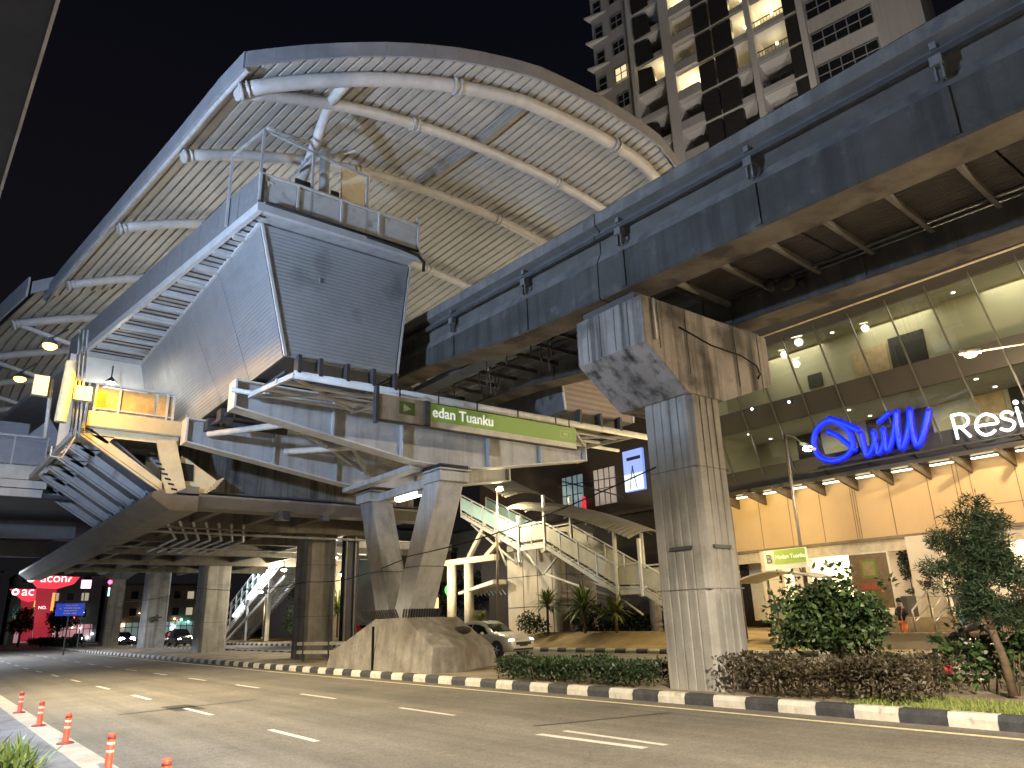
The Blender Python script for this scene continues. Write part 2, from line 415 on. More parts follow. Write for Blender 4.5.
# ================================================================== GUIDEWAY PIERS
def near_pier():
    t = thing('guideway_pier', 'stained concrete pier with hammerhead standing at the striped kerb under the elevated beams', 'pier', (13.05, 10.2, .13), 'concrete piers of the guideway')
    b = MB()
    # column: chamfered plan with upright flutes on every face
    x0, x1, y0, y1 = 12.47, 13.6, 9.52, 10.9; c = .12
    pl = [(x0+c,y0)]
    def flutes(a, bq, n, dep):
        out = []; ax, ay = a; bx, by = bq; L = math.hypot(bx-ax, by-ay); dx, dy = (bx-ax)/L, (by-ay)/L; nx, ny = -dy, dx
        for k in range(n):
            m = L*(k+1)/(n+1); w = .028
            for q, dd in ((m-w, 0), (m-w*.5, dep), (m+w*.5, dep), (m+w, 0)): out.append((ax+dx*q+nx*dd, ay+dy*q+ny*dd))
        return out
    cs = [(x0+c,y0),(x1-c,y0),(x1,y0+c),(x1,y1-c),(x1-c,y1),(x0+c,y1),(x0,y1-c),(x0,y0+c)]
    poly = []
    for i in range(8):
        a, q = cs[i], cs[(i+1)%8]; poly.append(a)
        if i % 2 == 0: poly += flutes(a, q, 4 if i in (2,6) else 3, .022)
    n = len(poly)
    zs = [.1, 2.2, 4.7, 6.25]
    vs = [(x, y, z) for z in zs for x, y in poly]
    b.add(vs, [(k*n+i, k*n+(i+1)%n, (k+1)*n+(i+1)%n, (k+1)*n+i) for k in range(3) for i in range(n)]+[tuple(range(n)), tuple(range(4*n-1, 3*n-1, -1))])
    col = b.build('column', conc, t)
    j = MB()
    for z in (4.55, 2.05):
        j.box(x0-.006, x1+.006, y0-.006, y1+.006, z, z+.022)
    j.build('pour_joint', concD, col)
    k = MB(); k.box(x0-.05, x0+.002, 9.86, 10.42, 2.86, 2.93)
    k.build('bracket', steelD, col)
    k = MB(); k.box(12.72, 13.28, y0-.05, y0+.002, 2.86, 2.93); k.build('bracket', steelD, col)
    # hammerhead
    h = MB()
    prof = [(11.15,8.15),(11.15,7.08),(12.42,6.14),(13.68,6.14),(15.72,6.86),(15.72,8.12)]
    h.prism(prof, 'xz', 9.47, 11.52)
    hd = h.build('crosshead', concH, t, bevel=.03)
    g = MB()
    for x in (11.62, 12.55, 14.35, 15.3): g.box(x, x+.02, 9.455, 9.48, 7.0 if x < 12 else 6.6, 8.1)
    for y in (9.9, 10.3, 10.75, 11.15): g.box(11.135, 11.16, y, y+.02, 7.1, 8.1)
    g.build('form_line', concD, hd)
    p = MB()
    for x in (11.57, 15.42): p.box(x-.38, x+.38, 9.7, 11.3, 8.1, 8.3)
    p.build('bearing', steelD, hd)
    c = MB(); c.tube([(12.3,9.44,7.62),(13.4,9.44,7.42),(14.5,9.44,7.40),(15.1,9.44,7.26),(15.22,9.44,7.05),(15.1,9.44,6.92)], .018, 6)
    c.build('cable', darkG, hd)
    s = MB(); s.tube([(11.45,9.42,8.1),(11.45,9.42,7.15)], .03, 8); s.build('drain_pipe', steelW, hd)
    return t
near_pier()
def plain_pier(x, y, ztop, sx, sy, label, head=True):
    t = thing('guideway_pier', label, 'pier', (x, y, .1), 'concrete piers of the guideway')
    b = MB(); c = .14
    b.prism([(x-sx/2+c,y-sy/2),(x+sx/2-c,y-sy/2),(x+sx/2,y-sy/2+c),(x+sx/2,y+sy/2-c),(x+sx/2-c,y+sy/2),(x-sx/2+c,y+sy/2),(x-sx/2,y+sy/2-c),(x-sx/2,y-sy/2+c)], 'xy', .05, ztop)
    co = b.build('column', conc, t)
    j = MB()
    for z in (2.0, 4.4):
        if z < ztop: j.box(x-sx/2-.01, x+sx/2+.01, y-sy/2-.01, y+sy/2+.01, z, z+.03)
    j.build('pour_joint', concD, co)
    if head:
        h = MB(); h.prism([(x-2.3,ztop+2),(x-2.3,ztop+1),(x-sx/2-.1,ztop-.02),(x+sx/2+.1,ztop-.02),(x+2.3,ztop+1),(x+2.3,ztop+2)], 'xz', y-1, y+1)
        h.build('crosshead', concD, t)
    return t
plain_pier(15.45, 35.6, 7.6, 1.5, 1.7, 'concrete pier half lit yellow beside the navy steel column')
plain_pier(15.9, 53.5, 7.6, 1.7, 1.9, 'tall grey concrete pier between the left stairs and the parked dark car')
plain_pier(17.7, 77, 7.6, 1.9, 2.1, 'grey concrete pier with graffiti scrawl beyond the dark car')
plain_pier(18.6, 101, 7.6, 1.8, 2.0, 'distant grey pier between the blue road sign and the bright oncoming headlights')
# graffiti on the third pier
b = MB()
for k in range(9):
    yq = 75.93; x = 17.5+rng.uniform(-.6, .4); z = 2.6+rng.uniform(-.25, .25)
    b.tube([(x, yq, z), (x+rng.uniform(.1,.35), yq, z+rng.uniform(-.3,.3)), (x+rng.uniform(.2,.5), yq, z+rng.uniform(-.3,.3))], .035, 5)
gp = [o for o in COL.objects if o.get('label','').startswith('grey concrete pier with graffiti')][0]
b.build('graffiti', darkG, [c for c in gp.children if c.name.startswith('column')][0])
# navy steel column
t = thing('steel_column', 'slim navy steel column standing beside the yellow lit concrete pier', 'column', (16.35, 34.0, .1))
b = MB(); b.box(16.2,16.85,33.7,34.3,.05,8.4); b.build('shaft', navyM, t, bevel=.03)
b = MB(); b.tube([(16.12,33.62,.1),(16.12,33.62,8.3)], .05, 8); b.tube([(16.6,33.6,.1),(16.6,33.6,8.3)], .04, 8); b.build('conduit', surf('grey_conduit', (.3,.31,.33), .5), t)
b = MB(); b.box(15.95,17.1,33.4,34.6,.05,.16); b.build('base_plate', steelD, t)
# dark utility post by the near end of that pier and timber rail
t = thing('road_barrier', 'short pale two rail barrier between the concrete pier and the plinth', 'barrier', (14.3, 30.6, .13))
b = MB()
for z in (.5, .85): b.bar((13.6,32.9,z), (14.9,29.2,z), .06, .14)
b.build('rail', surf('pale_rail', (.6,.57,.5), .7, var=.2), t)
b = MB()
for q in (.1,.5,.9): b.box(13.6+1.3*q-.05, 13.6+1.3*q+.05, 32.9-3.7*q-.05, 32.9-3.7*q+.05, .1, .95)
b.build('post', steelD, t)

# ================================================================== GUIDEWAY BEAMS
def zoff(y): return .03*(y-3.5)
def xoff(y): return max(0, y-26)*.062
def beam_soffit(y, ya, yb):
    L = yb-ya; q = min(max((y-ya)/L, 0), 1)
    e = min(q, 1-q)*L
    return min(1, max(0, (e-3.0)/5))**1.0
def guide_beam(xc, ya, yb, label, near, arch):
    t = thing('guideway_beam', label, 'guideway beam', (xc, (ya+yb)/2, 8.3), 'elevated monorail beams')
    b = MB(); ys = [ya+(yb-ya)*k/14 for k in range(15)]; w = .425
    rings = []
    for y in ys:
        z = zoff(y); x = xc+xoff(y); zb = 8.25+z+arch*beam_soffit(y, ya, yb)
        half = [(w-.04, zb), (w, zb+.04), (w, 9.17+z), (w-.15, 9.46+z), (w-.15, 10.06+z), (w-.02, 10.16+z), (w-.02, 10.44+z), (w-.08, 10.5+z)]
        rings.append([(x-a, y, q) for a, q in half]+[(x+a, y, q) for a, q in reversed(half)])
    n = 16; vs = [p for r in rings for p in r]
    fs = []; ms = []
    for i in range(14):
        for k in range(n):
            f = (i*n+k, i*n+(k+1)%n, (i+1)*n+(k+1)%n, (i+1)*n+k)
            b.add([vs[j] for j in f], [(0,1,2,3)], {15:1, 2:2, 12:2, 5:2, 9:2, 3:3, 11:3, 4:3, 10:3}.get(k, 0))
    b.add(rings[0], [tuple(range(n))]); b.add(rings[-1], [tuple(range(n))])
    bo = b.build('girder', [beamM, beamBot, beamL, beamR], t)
    for s in (-1, 1):
        r = MB(); pts = [(xc+xoff(y)+s*(w-.03), y, 9.80+zoff(y)) for y in ys]
        for p, q in zip(pts, pts[1:]): r.bar(p, q, .10, .10)
        ra = r.build('power_rail', steelD, t)
        l = MB()
        for p, q in zip(pts, pts[1:]): l.bar(Vector(p)+Vector((s*.03,0,.062)), Vector(q)+Vector((s*.03,0,.062)), .05, .02)
        l.build('contact_strip', surf('dull_contact_strip', (.14,.15,.16), .5, metal=.3), ra)
    for yk in [3.1+3.4*i for i in range(-6, 24)]:
        if not (ya+.3 < yk < yb-.1): continue
        for s in ((-1,) if near else (-1,)):
            k = MB(); x = xc+xoff(yk)+s*w; z = zoff(yk)
            k.box(x-.11 if s < 0 else x-.05, x+.05 if s < 0 else x+.11, yk-.09, yk+.09, 9.55+z, 9.72+z, 1)
            k.box(x-.09, x+.09, yk-.05, yk+.05, 9.86+z, 9.98+z, 1); k.box(x-.07, x+.03, yk-.07, yk-.04, 9.3+z, 9.6+z, 1); k.box(x-.07, x+.03, yk+.04, yk+.07, 9.3+z, 9.6+z, 1)
            k.box(x-.035, x+.03, yk-.06, yk+.06, 8.3+z+arch*beam_soffit(yk,ya,yb), 9.16+z, 0)
            k.build('bracket', [beamM, surf('bracket_steel', (.19,.20,.215), .45, metal=.4)], t)
    return t
guide_beam(11.57, -24, 10.67, 'long grey guideway beam running overhead at upper right with dark power rail', True, .0)
guide_beam(11.57, 10.70, 37, 'grey guideway beam passing under the arched station roof from the hammerhead pier', True, .42)
guide_beam(15.42, -24, 10.67, 'second guideway beam behind the maintenance grating beside the glass facade', False, .0)
guide_beam(15.42, 10.70, 37, 'second guideway beam entering the station on the far platform side', False, .42)
guide_beam(11.57, 37.1, 78, 'guideway beam leaving the station on the near road side', True, .3)
guide_beam(15.42, 37.1, 78, 'guideway beam leaving the station on the far road side', False, .3)
# maintenance walkway between the beams
t = thing('maintenance_walkway', 'dark steel grating walkway slung between the two guideway beams', 'walkway', (13.5, 0, 8.6))
b = MB(); z0 = 8.92
xx = 12.02
gm = surf('walkway_grating', (.085,.078,.08), .6, var=.3, scale=2, wave=('X', .09, 1.0))
while xx < 14.96:
    w_ = .33
    for ya in [-22+3.6*i for i in range(9)]:
        b.add([(xx, ya, z0+zoff(ya)), (xx+w_, ya, z0+zoff(ya)), (xx+w_, ya+3.55, z0+zoff(ya+3.5)), (xx, ya+3.55, z0+zoff(ya+3.5)),
               (xx, ya, z0+.03+zoff(ya)), (xx+w_, ya, z0+.03+zoff(ya)), (xx+w_, ya+3.55, z0+.03+zoff(ya+3.5)), (xx, ya+3.55, z0+.03+zoff(ya+3.5))],
              [(3,2,1,0),(4,5,6,7),(0,1,5,4),(1,2,6,5),(2,3,7,6),(3,0,4,7)])
    xx += .345
b.build('grating', gm, t)
for i in range(-8, 6):
    y = 3.68+1.22*i
    c = MB(); c.bar((11.98, y-.05, 8.80+zoff(y)), (15.02, y+.1, 8.80+zoff(y)), .09, .13); c.build('cross_beam', surf('walkway_steel', (.13,.125,.125), .55), t)
for x in (14.55, 14.8):
    c = MB(); c.tube([(x, -22, 8.78+zoff(-22)), (x, 9.4, 8.78+zoff(9.4))], .035, 6); c.build('conduit', steelD, t)
c = MB(); c.ball((14.5,8.0,8.72),(.17,.22,.16)); c.ball((14.3,8.3,8.75),.13); c.ball((14.75,7.8,8.7),.12); c.build('cable_coil', darkG, t)
# open lattice at the station end, the lit roof showing through its bays
t = thing('service_lattice', 'open dark steel lattice under the roof between the beams beyond the hammerhead', 'lattice', (13.5, 15, 8.9))
b = MB()
for y in [12.2+1.05*i for i in range(10)]: b.bar((12.1,y,8.95+zoff(y)), (14.95,y,8.95+zoff(y)), .07, .12)
for x in (12.4,13.1,13.8,14.5): b.bar((x,11.8,9.0+zoff(12)), (x,21.8,9.0+zoff(22)), .05, .08)
b.build('lattice_bar', steelD, t)
b = MB(); b.box(12.15,12.75,13.0,20.6,8.72+zoff(17)-.1,8.9+zoff(17)-.1); b.build('cable_tray', surf('blue_grey_tray', (.10,.12,.16), .5), t)
b = MB()
for k in range(26): 
    x = 12.3+rng.random()*2.5; y = 12.4+rng.random()*8
    b.tube([(x,y,9.3+zoff(y)),(x,y,8.6+zoff(y)-rng.random()*.35)], .025, 5)
b.build('hanger', steelD, t)
# ================================================================== STATION
XC = 13.35
ST = thing('monorail_station', 'elevated monorail station with arched ribbed roof spanning the road', 'station', (XC, 30, .1))
HW = [(13.0,8.2),(16.6,8.85),(20.4,9.25),(26,9.9),(32,10.6),(36,11.0)]
RI = [(16.6,1.55),(20.4,1.9),(26,2.1),(32,2.2)]
def rz(x, y, hw=None, rise=None, tip=15.0):
    u = (x-XC)/(hw or lerp(HW, y)); r = rise or lerp(RI, y)
    return tip+r*(1-abs(u)**2.25)
FRONT = [(3.9,16.9),(4.5,16.6),(5.8,16.0),(7.8,15.2),(9.7,14.6),(11.9,14.1),(14.7,13.95),(17.1,13.95),(18.9,14.4),(20.6,15.2),(22.2,16.4),(22.8,16.9)]
def roof(name, y_front, y_end, hwf, zf, nr=58, label=None):
    """corrugated barrel roof: ridges run back from a bowed front edge"""
    b = MB(); us = []
    for k in range(nr):
        for p, h in ((0,0),(.70,0),(.77,.065),(.93,.065)): us.append((-1.02+2.04*(k+p)/nr, h))
    us.append((1.02, 0)); n = len(us); NY = 14
    for dz, flip in ((0, 0), (.03, 1)):
        vs = []
        for j in range(NY+1):
            for u, h in us:
                yf = y_front(u); y = yf+(y_end-yf)*j/NY
                x = XC+u*hwf(y); vs.append((x, y, zf(x, y)+h+dz))
        b.add(vs, [(j*n+i, j*n+i+1, (j+1)*n+i+1, (j+1)*n+i) for j in range(NY) for i in range(n-1)])
    return b.build('roof', roofM, ST, fixn=False, label=label)
hw1 = lambda y: lerp(HW, y)
yf1 = lambda u: lerp(FRONT, XC+u*8.75)-.75
zf1 = lambda x, y: rz(x, y)+.30
roof1 = roof('roof', yf1, 34.2, hw1, zf1)
# fascias
def ribbon(fn, N, h0, h1, th, mat, parent, name, nrm):
    b = MB(); pts = [fn(k/N) for k in range(N+1)]
    for p, q in zip(pts, pts[1:]):
        nn = Vector(nrm(p, q)).normalized()*th
        p = Vector(p); q = Vector(q); a = Vector((0,0,h0)); c = Vector((0,0,h1)); gp = (q-p)*.004
        b.hexa([p+a+gp, q+a-gp, q+a-gp+nn, p+a+gp+nn], [p+c+gp, q+c-gp, q+c-gp+nn, p+c+gp+nn])
    return b.build(name, mat, parent)
def fr(t):
    u = -1.03+2.06*t; x = XC+u*8.75; y = yf1(u)-.03; return (x, y, zf1(x, y))
ribbon(fr, 28, -.06, .40, -.07, fasciaM, roof1, 'front_fascia', lambda p, q: (0,1,0))
def sd(side):
    def f(t):
        y = yf1(side*1.03)-.06+(34.3-yf1(side*1.03))*t; x = XC+side*1.03*hw1(y); return (x, y, zf1(x, y))
    return f
for sgn in (-1, 1): ribbon(sd(sgn), 14, -.12, .40, .08*sgn, fasciaM, roof1, 'eave_fascia', lambda p, q: (1,0,0))
for sgn in (-1, 1):
    b = MB(); b.tube([Vector(sd(sgn)(k/10))+Vector((-sgn*.06,0,-.10)) for k in range(11)], .07, 8); b.build('gutter', steelG, roof1)
def rib(pts, r, ends=True, joints=(.33,.66)):
    b = MB(); b.tube(pts, r, 12)
    for i, s in ((0, 1), (len(pts)-1, -1)):
        p = Vector(pts[i]); d = (Vector(pts[i+s])-p).normalized()
        b.tube([p-d*.06, p+d*.03], r*1.3, 12); b.tube([p+d*.14, p+d*.2], r*1.15, 12)
    for jq in joints:
        i = int(jq*(len(pts)-1)); p = Vector(pts[i]); d = (Vector(pts[i+1])-p).normalized()
        for s in (-.09, .09): b.tube([p+d*(s-.03), p+d*(s+.03)], r*1.25, 12)
    return b.build('rib', ribM, roof1)
def ribX(y, n=30): 
    h = lerp(HW, y); return [(XC+h*(-1+2*k/n), y, rz(XC+h*(-1+2*k/n), y)) for k in range(n+1)]
fp = []
for k in range(37):
    x = 4.5+(22.2-4.5)*k/36; fp.append((x, lerp(FRONT, x), rz(x, 16.6)))
rib(fp, .20)
for y in (16.75, 20.4, 26.0, 32.0): rib(ribX(y), .17)
# purlins following the ridges
for u in (-.12,):
    b = MB(); pts = []
    for k in range(10):
        y = (lerp(FRONT, XC+u*8.75))+(20.6-lerp(FRONT, XC+u*8.75))*k/9; x = XC+u*hw1(y); pts.append((x, y, rz(x, y)+.16))
    b.tube(pts, .08, 8); b.build('purlin', surf('purlin_paint', (.24,.24,.235), .6, var=.1), roof1)
for a, c in (((303,178,19.0),(330,103,16.75)), ((330,103,16.75),(349,79,15.5))):
    b = MB(); p = at(a[0],a[1],1,a[2]); q = at(c[0],c[1],1,c[2]); b.tube([p, q], .15, 10); b.build('raking_strut', steelW, roof1)
b = MB(); b.tube([at(302,163,1,20.0), at(420,136,1,19.2)], .06, 6); b.tube([at(268,128,1,18.0), at(330,150,1,20.0)], .05, 6); b.build('tie_rod', steelG, roof1)
# rear roof module, wider
hw2 = lambda y: lerp([(32,10.9),(36,11.6),(42,12.6),(50,13.2),(66,13.2)], y)
zf2 = lambda x, y: 15.35+2.2*(1-abs((x-XC)/hw2(y))**2.25)
roof2 = roof('roof', lambda u: 33.2+2.0*abs(u)**2-1.6, 66, hw2, zf2, 50)
def sd2(s):
    def f(t):
        y = 33.4+(66-33.4)*t; x = XC+s*1.06*hw2(y); return (x, y, zf2(x, y))
    return f
for s in (-1, 1): ribbon(sd2(s), 12, -.3, .55, .08*s, surf('pale_fascia', (.30,.31,.35), .5, var=.12), roof2, 'eave_fascia', lambda p, q: (1,0,0))
ribbon(lambda t: (XC+(-1.06+2.12*t)*hw2(33), 31.55+2.0*abs(-1.06+2.12*t)**2, zf2(XC+(-1.06+2.12*t)*hw2(33), 33)), 24, -.05, .5, -.07, fasciaM, roof2, 'front_fascia', lambda p, q: (0,1,0))
_r1 = roof1; roof1 = roof2
for y in (38.0, 44.0, 50.0, 57.0, 64.0):
    rib([(XC+hw2(y)*(-1+2*k/24), y, zf2(XC+hw2(y)*(-1+2*k/24), y)-.3) for k in range(25)], .19)
for y in (38.0, 44.0, 50.0):
    b = MB()
    x0 = XC-hw2(y); b.tube([(x0+.2,y,zf2(x0+.2,y)-.35),(x0+3.6,y,14.3)], .11, 8); b.tube([(x0+3.6,y,14.3),(x0+3.4,y,12.2)], .12, 8)
    b.tube([(x0+3.6,y,14.3),(x0+6,y,zf2(x0+6,y)-.4)], .10, 8); b.build('raking_strut', steelW, roof2)
roof1 = _r1
# --------------------------------------------------------------- platforms with the ribbed enclosure boxes
def platform(mir):
    X = (lambda x: x) if not mir else (lambda x: 2*XC-x)
    P = MB(); 
    # floor slab following the flare of the walkway
    fl = [(X(5.49),17.57),(X(10.35),17.57),(X(10.35),66),(X(1.2),66),(X(1.2),50),(X(3.64),31.7)]
    P.prism(fl, 'xy', 12.18, 12.40)
    root = P.build('platform', steelG, ST)
    # ribbed cladding: one long side, one end wall, sloping in towards the underside
    def side(y, z):      # face of the side wall at height z
        return 5.8+.9*(12.12-z)/(12.12-8.45)
    b = MB(); zt, zb = 12.12, 8.45
    yk = [(18.05,18.05),(21.6,20.6),(25.0,23.2),(28.6,25.8),(33.2,28.2)]
    for (ya, yb_), (yc, yd) in zip(yk, yk[1:]):
        gp = .018
        b.plate([(X(side(0,zt)), ya+gp, zt), (X(side(0,zb)), yb_+gp, zb), (X(side(0,zb)), yd-gp, zb), (X(side(0,zt)), yc-gp, zt)], .08 if not mir else -.08)
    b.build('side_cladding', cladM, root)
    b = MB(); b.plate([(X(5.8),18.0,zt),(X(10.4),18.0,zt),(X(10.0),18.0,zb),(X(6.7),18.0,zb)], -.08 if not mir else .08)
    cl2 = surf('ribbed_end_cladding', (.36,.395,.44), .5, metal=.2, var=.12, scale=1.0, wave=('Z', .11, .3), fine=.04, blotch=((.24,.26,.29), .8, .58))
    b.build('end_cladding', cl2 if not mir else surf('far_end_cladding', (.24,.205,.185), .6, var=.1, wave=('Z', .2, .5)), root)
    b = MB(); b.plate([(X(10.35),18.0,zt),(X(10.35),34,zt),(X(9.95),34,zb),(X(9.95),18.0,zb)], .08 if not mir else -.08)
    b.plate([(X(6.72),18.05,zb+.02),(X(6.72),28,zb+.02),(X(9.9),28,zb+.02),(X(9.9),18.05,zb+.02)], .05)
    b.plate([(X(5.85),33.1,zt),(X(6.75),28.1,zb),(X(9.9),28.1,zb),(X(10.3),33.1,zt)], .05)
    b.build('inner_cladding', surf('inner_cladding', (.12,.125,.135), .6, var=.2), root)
    b = MB()
    for (ya, yb_) in yk[1:-1]:
        b.bar((X(side(0,zt)-.02), ya, zt), (X(side(0,zb)-.02), yb_, zb), .05, .05)
    b.bar((X(5.76),18.0-.01,zt),(X(6.66),17.99,zb), .07, .07)
    b.bar((X(10.42),18.0,zt),(X(10.02),18.0,zb), .06, .06)
    b.build('cover_strip', steelW, root)
    for (y_, z_) in ((20.2,11.0),(22.9,10.2),(24.1,11.2),(26.9,10.3),(21.2,9.4),(19.0,10.3)):
        k = MB(); x_ = side(0, z_); k.box(X(x_)-.03, X(x_)+.03, y_-.02, y_+.02, z_-.07, z_+.07); k.build('fixing', steelG, root)
    k = MB(); k.box(X(7.5)-.015, X(7.5)+.015, 17.97, 18.0, 10.8, 10.95); k.build('fixing', steelG, root)
    if mir:
        return root
    # soffit of the side walkway: outer channel, inner channel, joists, ribbed deck above
    def ox(y): return 5.49+(3.64-5.49)*(y-17.57)/(31.7-17.57)
    b = MB(); b.bar((ox(17.4),17.4,12.27),(ox(33.5),33.5,12.27), .14, .26); b.bar((5.42,17.45,12.27),(10.45,17.45,12.27), .14, .24)
    b.bar((5.72,18.0,12.14),(5.72,33.2,12.14), .10, .14)
    b.build('edge_channel', surf('edge_channel', (.50,.53,.57), .4, var=.12), root)
    for i in range(12):
        y = 19.1+1.25*i; k = MB(); k.bar((ox(y)+.05,y,12.11),(5.72,y,12.11), .13, .14)
        k.bar((ox(y)+.05,y-.16,12.15),(5.72,y-.16,12.15), .04, .06)
        k.build('joist', surf('joist_steel', (.44,.46,.49), .45, var=.12, scale=3), root)
    k = MB()
    for i in range(46):
        y = 17.7+.34*i; k.bar((ox(y)+.05,y,12.17),(5.75,y,12.17), .05, .05)
    k.build('deck_rib', steelD, root)
    # parapet of dark mesh panels along the flared side, pale ones across the end
    b = MB(); f = MB()
    ys = [17.4+1.26*i for i in range(14)]
    for ya, yb_ in zip(ys, ys[1:]):
        b.plate([(ox(ya)-.02,ya+.02,12.42),(ox(yb_)-.02,yb_-.02,12.42),(ox(yb_)-.02,yb_-.02,13.36),(ox(ya)-.02,ya+.02,13.36)], .04)
        f.box(ox(ya)-.03,ox(ya)+.04,ya-.025,ya+.025,12.4,13.44)
    pa = b.build('side_parapet', meshM, root); f.build('parapet_post', steelD, pa)
    b = MB(); f = MB(); xs = [5.45,6.5,7.8,9.0,10.35]
    for xa, xb in zip(xs, xs[1:]):
        b.box(xa+.05,xb-.05,17.42,17.45,12.46,13.22)
        f.box(xa-.03,xa+.03,17.38,17.46,12.4,13.3)
    f.box(10.32,10.38,17.38,17.46,12.4,13.3); f.box(5.42,10.38,17.37,17.46,13.26,13.31); f.box(5.42,10.38,17.38,17.46,12.40,12.45)
    pa = b.build('end_parapet', panelW, root); f.build('parapet_rail', steelW, pa)
    k = MB(); k.box(5.62,5.68,17.40,17.42,12.95,13.05); k.box(5.60,5.78,17.40,17.42,13.05,13.1); k.build('notice', surf('notice_white', (.7,.7,.68), .5), pa)
    k = MB(); k.tube([(8.6,17.34,12.33),(9.6,17.33,12.30),(10.3,17.33,12.22),(10.52,17.33,12.05),(10.50,17.33,11.75)], .05, 8); k.tube([(5.6,17.30,12.36),(8.0,17.30,12.35),(10.3,17.30,12.34)], .04, 6); k.build('cable', darkG, root)
    # service room and frames on the platform end
    f = MB()
    P0 = [(5.45,17.45),(6.9,17.45),(8.6,17.45),(10.35,17.45)]
    for (x, y), zt_ in zip(P0, (14.7,14.55,14.4,13.6)): f.box(x-.035,x+.035,y-.035,y+.035,12.4,zt_)
    for (x, y), zt_ in zip([(5.15,19.2),(6.9,19.3)], (14.78,14.73)): f.box(x-.035,x+.035,y-.035,y+.035,12.4,zt_)
    for (a, za), (c, zc) in (((P0[0],14.7),(P0[1],14.55)), ((P0[1],14.55),(P0[2],14.4)), ((P0[0],14.7),((5.15,19.2),14.75)), ((P0[1],14.55),((6.9,19.3),14.7))):
        f.bar((a[0],a[1],za-.01),(c[0],c[1],zc-.01), .06, .06)
    f.build('enclosure_frame', steelG, root)
    k = MB(); k.box(8.72,9.7,19.5,19.6,12.4,16.0); k.box(7.0,10.2,21.2,21.3,12.4,15.4); k.build('room_wall', surf('room_wall_cream', (.58,.54,.42), .7, var=.1), root)
    k = MB()
    for xa, xb in ((7.2,7.8),(8.4,8.68)): k.box(xa,xb,19.6,19.66,12.45,15.0)
    k.box(9.85,10.0,19.3,19.4,12.5,14.4)
    k.build('door', surf('dark_door', (.035,.035,.04), .4), root)
    for (x, y) in ((8.1,19.5),(7.6,26.0),(7.2,32.0)):
        k = MB(); k.tube([(x,y,12.4),(x,y,rz(x,y)-.1)], .16, 10); k.box(x-.25,x+.25,y-.25,y+.25,14.3,14.6); k.build('roof_column', steelG, root)
    k = MB(); k.box(9.98,10.22,18.6,18.9,12.4,13.9); k.build('cabinet', surf('cabinet_white', (.5,.5,.48), .5), root)
    return root
plat = platform(False); plat2 = platform(True)
# ceiling lamps of the platforms
def pot_lamp(x, y, z, pw, colr, parent=ST, size=.25, m=None):
    b = MB(); b.box(x-.6,x+.6,y-.06,y+.06,z,z+.05); o = b.build('platform_light', m or emis('tube_glow', (1,.86,.6), 9), parent)
    light('POINT', (x, y, z-.35), pw, colr, size, ST)
# --------------------------------------------------------------- maintenance truss below the box ends
b = MB()
def zt_(x): return 7.95
b.tube([(6.9,17.9,7.95),(21.5,17.9,7.95)], .11, 10)
b.tube([(6.0,20.2,7.98),(21.5,20.2,7.98)], .07, 8)
tr = b.build('truss_boom', steelW, ST)
b = MB()
for xa in (6.9, 10.1, 16.9, 20.0):
    b.bar((xa,17.9,7.92),(xa-.35,20.3,7.92), .09, .14)
for xa, xb in ((6.9,10.1),(16.9,20.0)):
    b.bar((xa,18.0,7.9),(xb-.3,20.2,7.9), .04, .10); b.bar((xb,18.0,7.9),(xa-.3,20.2,7.9), .04, .10)
    for q in (18.7,19.5): b.tube([(xa-.2,q,7.95),(xb-.1,q,7.95)], .07, 6)
b.build('truss_brace', steelW, tr)
b = MB()
for x in (7.0,7.6,8.4,9.2,9.9,17.2,18.2,19.2): b.box(x-.05,x+.05,17.8,18.1,7.98,8.5)
for x in (11,12,13,14,15,16): b.box(x-.03,x+.03,17.88,17.92,7.6,7.9)
b.build('hanger', steelD, tr)
b = MB()
for y in (21,22.4,23.8,25.2,26.6):
    b.box(6.75,7.15,y-.2,y+.25,8.0,8.4); b.box(7.3,9.6,y,y+.1,8.2,8.4)
b.tube([(6.9,18.5,8.2),(6.9,28,8.15)], .06, 6)
b.build('service_rail', steelD, tr)
# --------------------------------------------------------------- cantilever girders and braces
def girder(y):
    zt = 8.32
    def zb(x):
        u = abs(x-XC); return 6.58+max(0, u-1.0)*.162
    xs = [6.2,8,10,12,13.35,14.7,16.7,18.7,19.75]
    b = MB()
    poly = [(x, zb(x)) for x in xs]+[(x, zt) for x in reversed(xs)]
    b.prism(poly, 'xz', y-.06, y+.06)
    gi = b.build('girder', steelG, ST)
    f = MB()
    for xa, xb in zip(xs, xs[1:]):
        f.hexa([(xa,y-.28,zb(xa)-.05),(xb,y-.28,zb(xb)-.05),(xb,y+.28,zb(xb)-.05),(xa,y+.28,zb(xa)-.05)], [(xa,y-.28,zb(xa)-.002),(xb,y-.28,zb(xb)-.002),(xb,y+.28,zb(xb)-.002),(xa,y+.28,zb(xa)-.002)])
        f.hexa([(xa,y-.28,zt),(xb,y-.28,zt),(xb,y+.28,zt),(xa,y+.28,zt)], [(xa,y-.28,zt+.05),(xb,y-.28,zt+.05),(xb,y+.28,zt+.05),(xa,y+.28,zt+.05)])
    f.box(6.14,6.198,y-.29,y+.29,zb(6.2)-.06,zt+.06); f.box(19.76,19.82,y-.29,y+.29,zb(19.75)-.06,zt+.06)
    f.build('flange', steelW, gi)
    s = MB()
    for x in (9.2,11.6,15.1,17.5): s.box(x-.02,x+.02,y-.25,y+.25,zb(x),zt)
    s.build('stiffener', steelG, gi)
for y in (20.6, 25.5): girder(y)
b = MB()
for p, q in (((6.9,25.3,7.9),(9.3,20.8,7.75)), ((9.6,25.3,7.6),(12.0,20.8,7.25)), ((14.6,25.3,7.2),(16.8,20.8,7.5)), ((17.2,25.3,7.6),(19.4,20.8,7.8))):
    b.tube([p, q], .11, 8)
b.build('brace', steelW, ST)
b = MB()
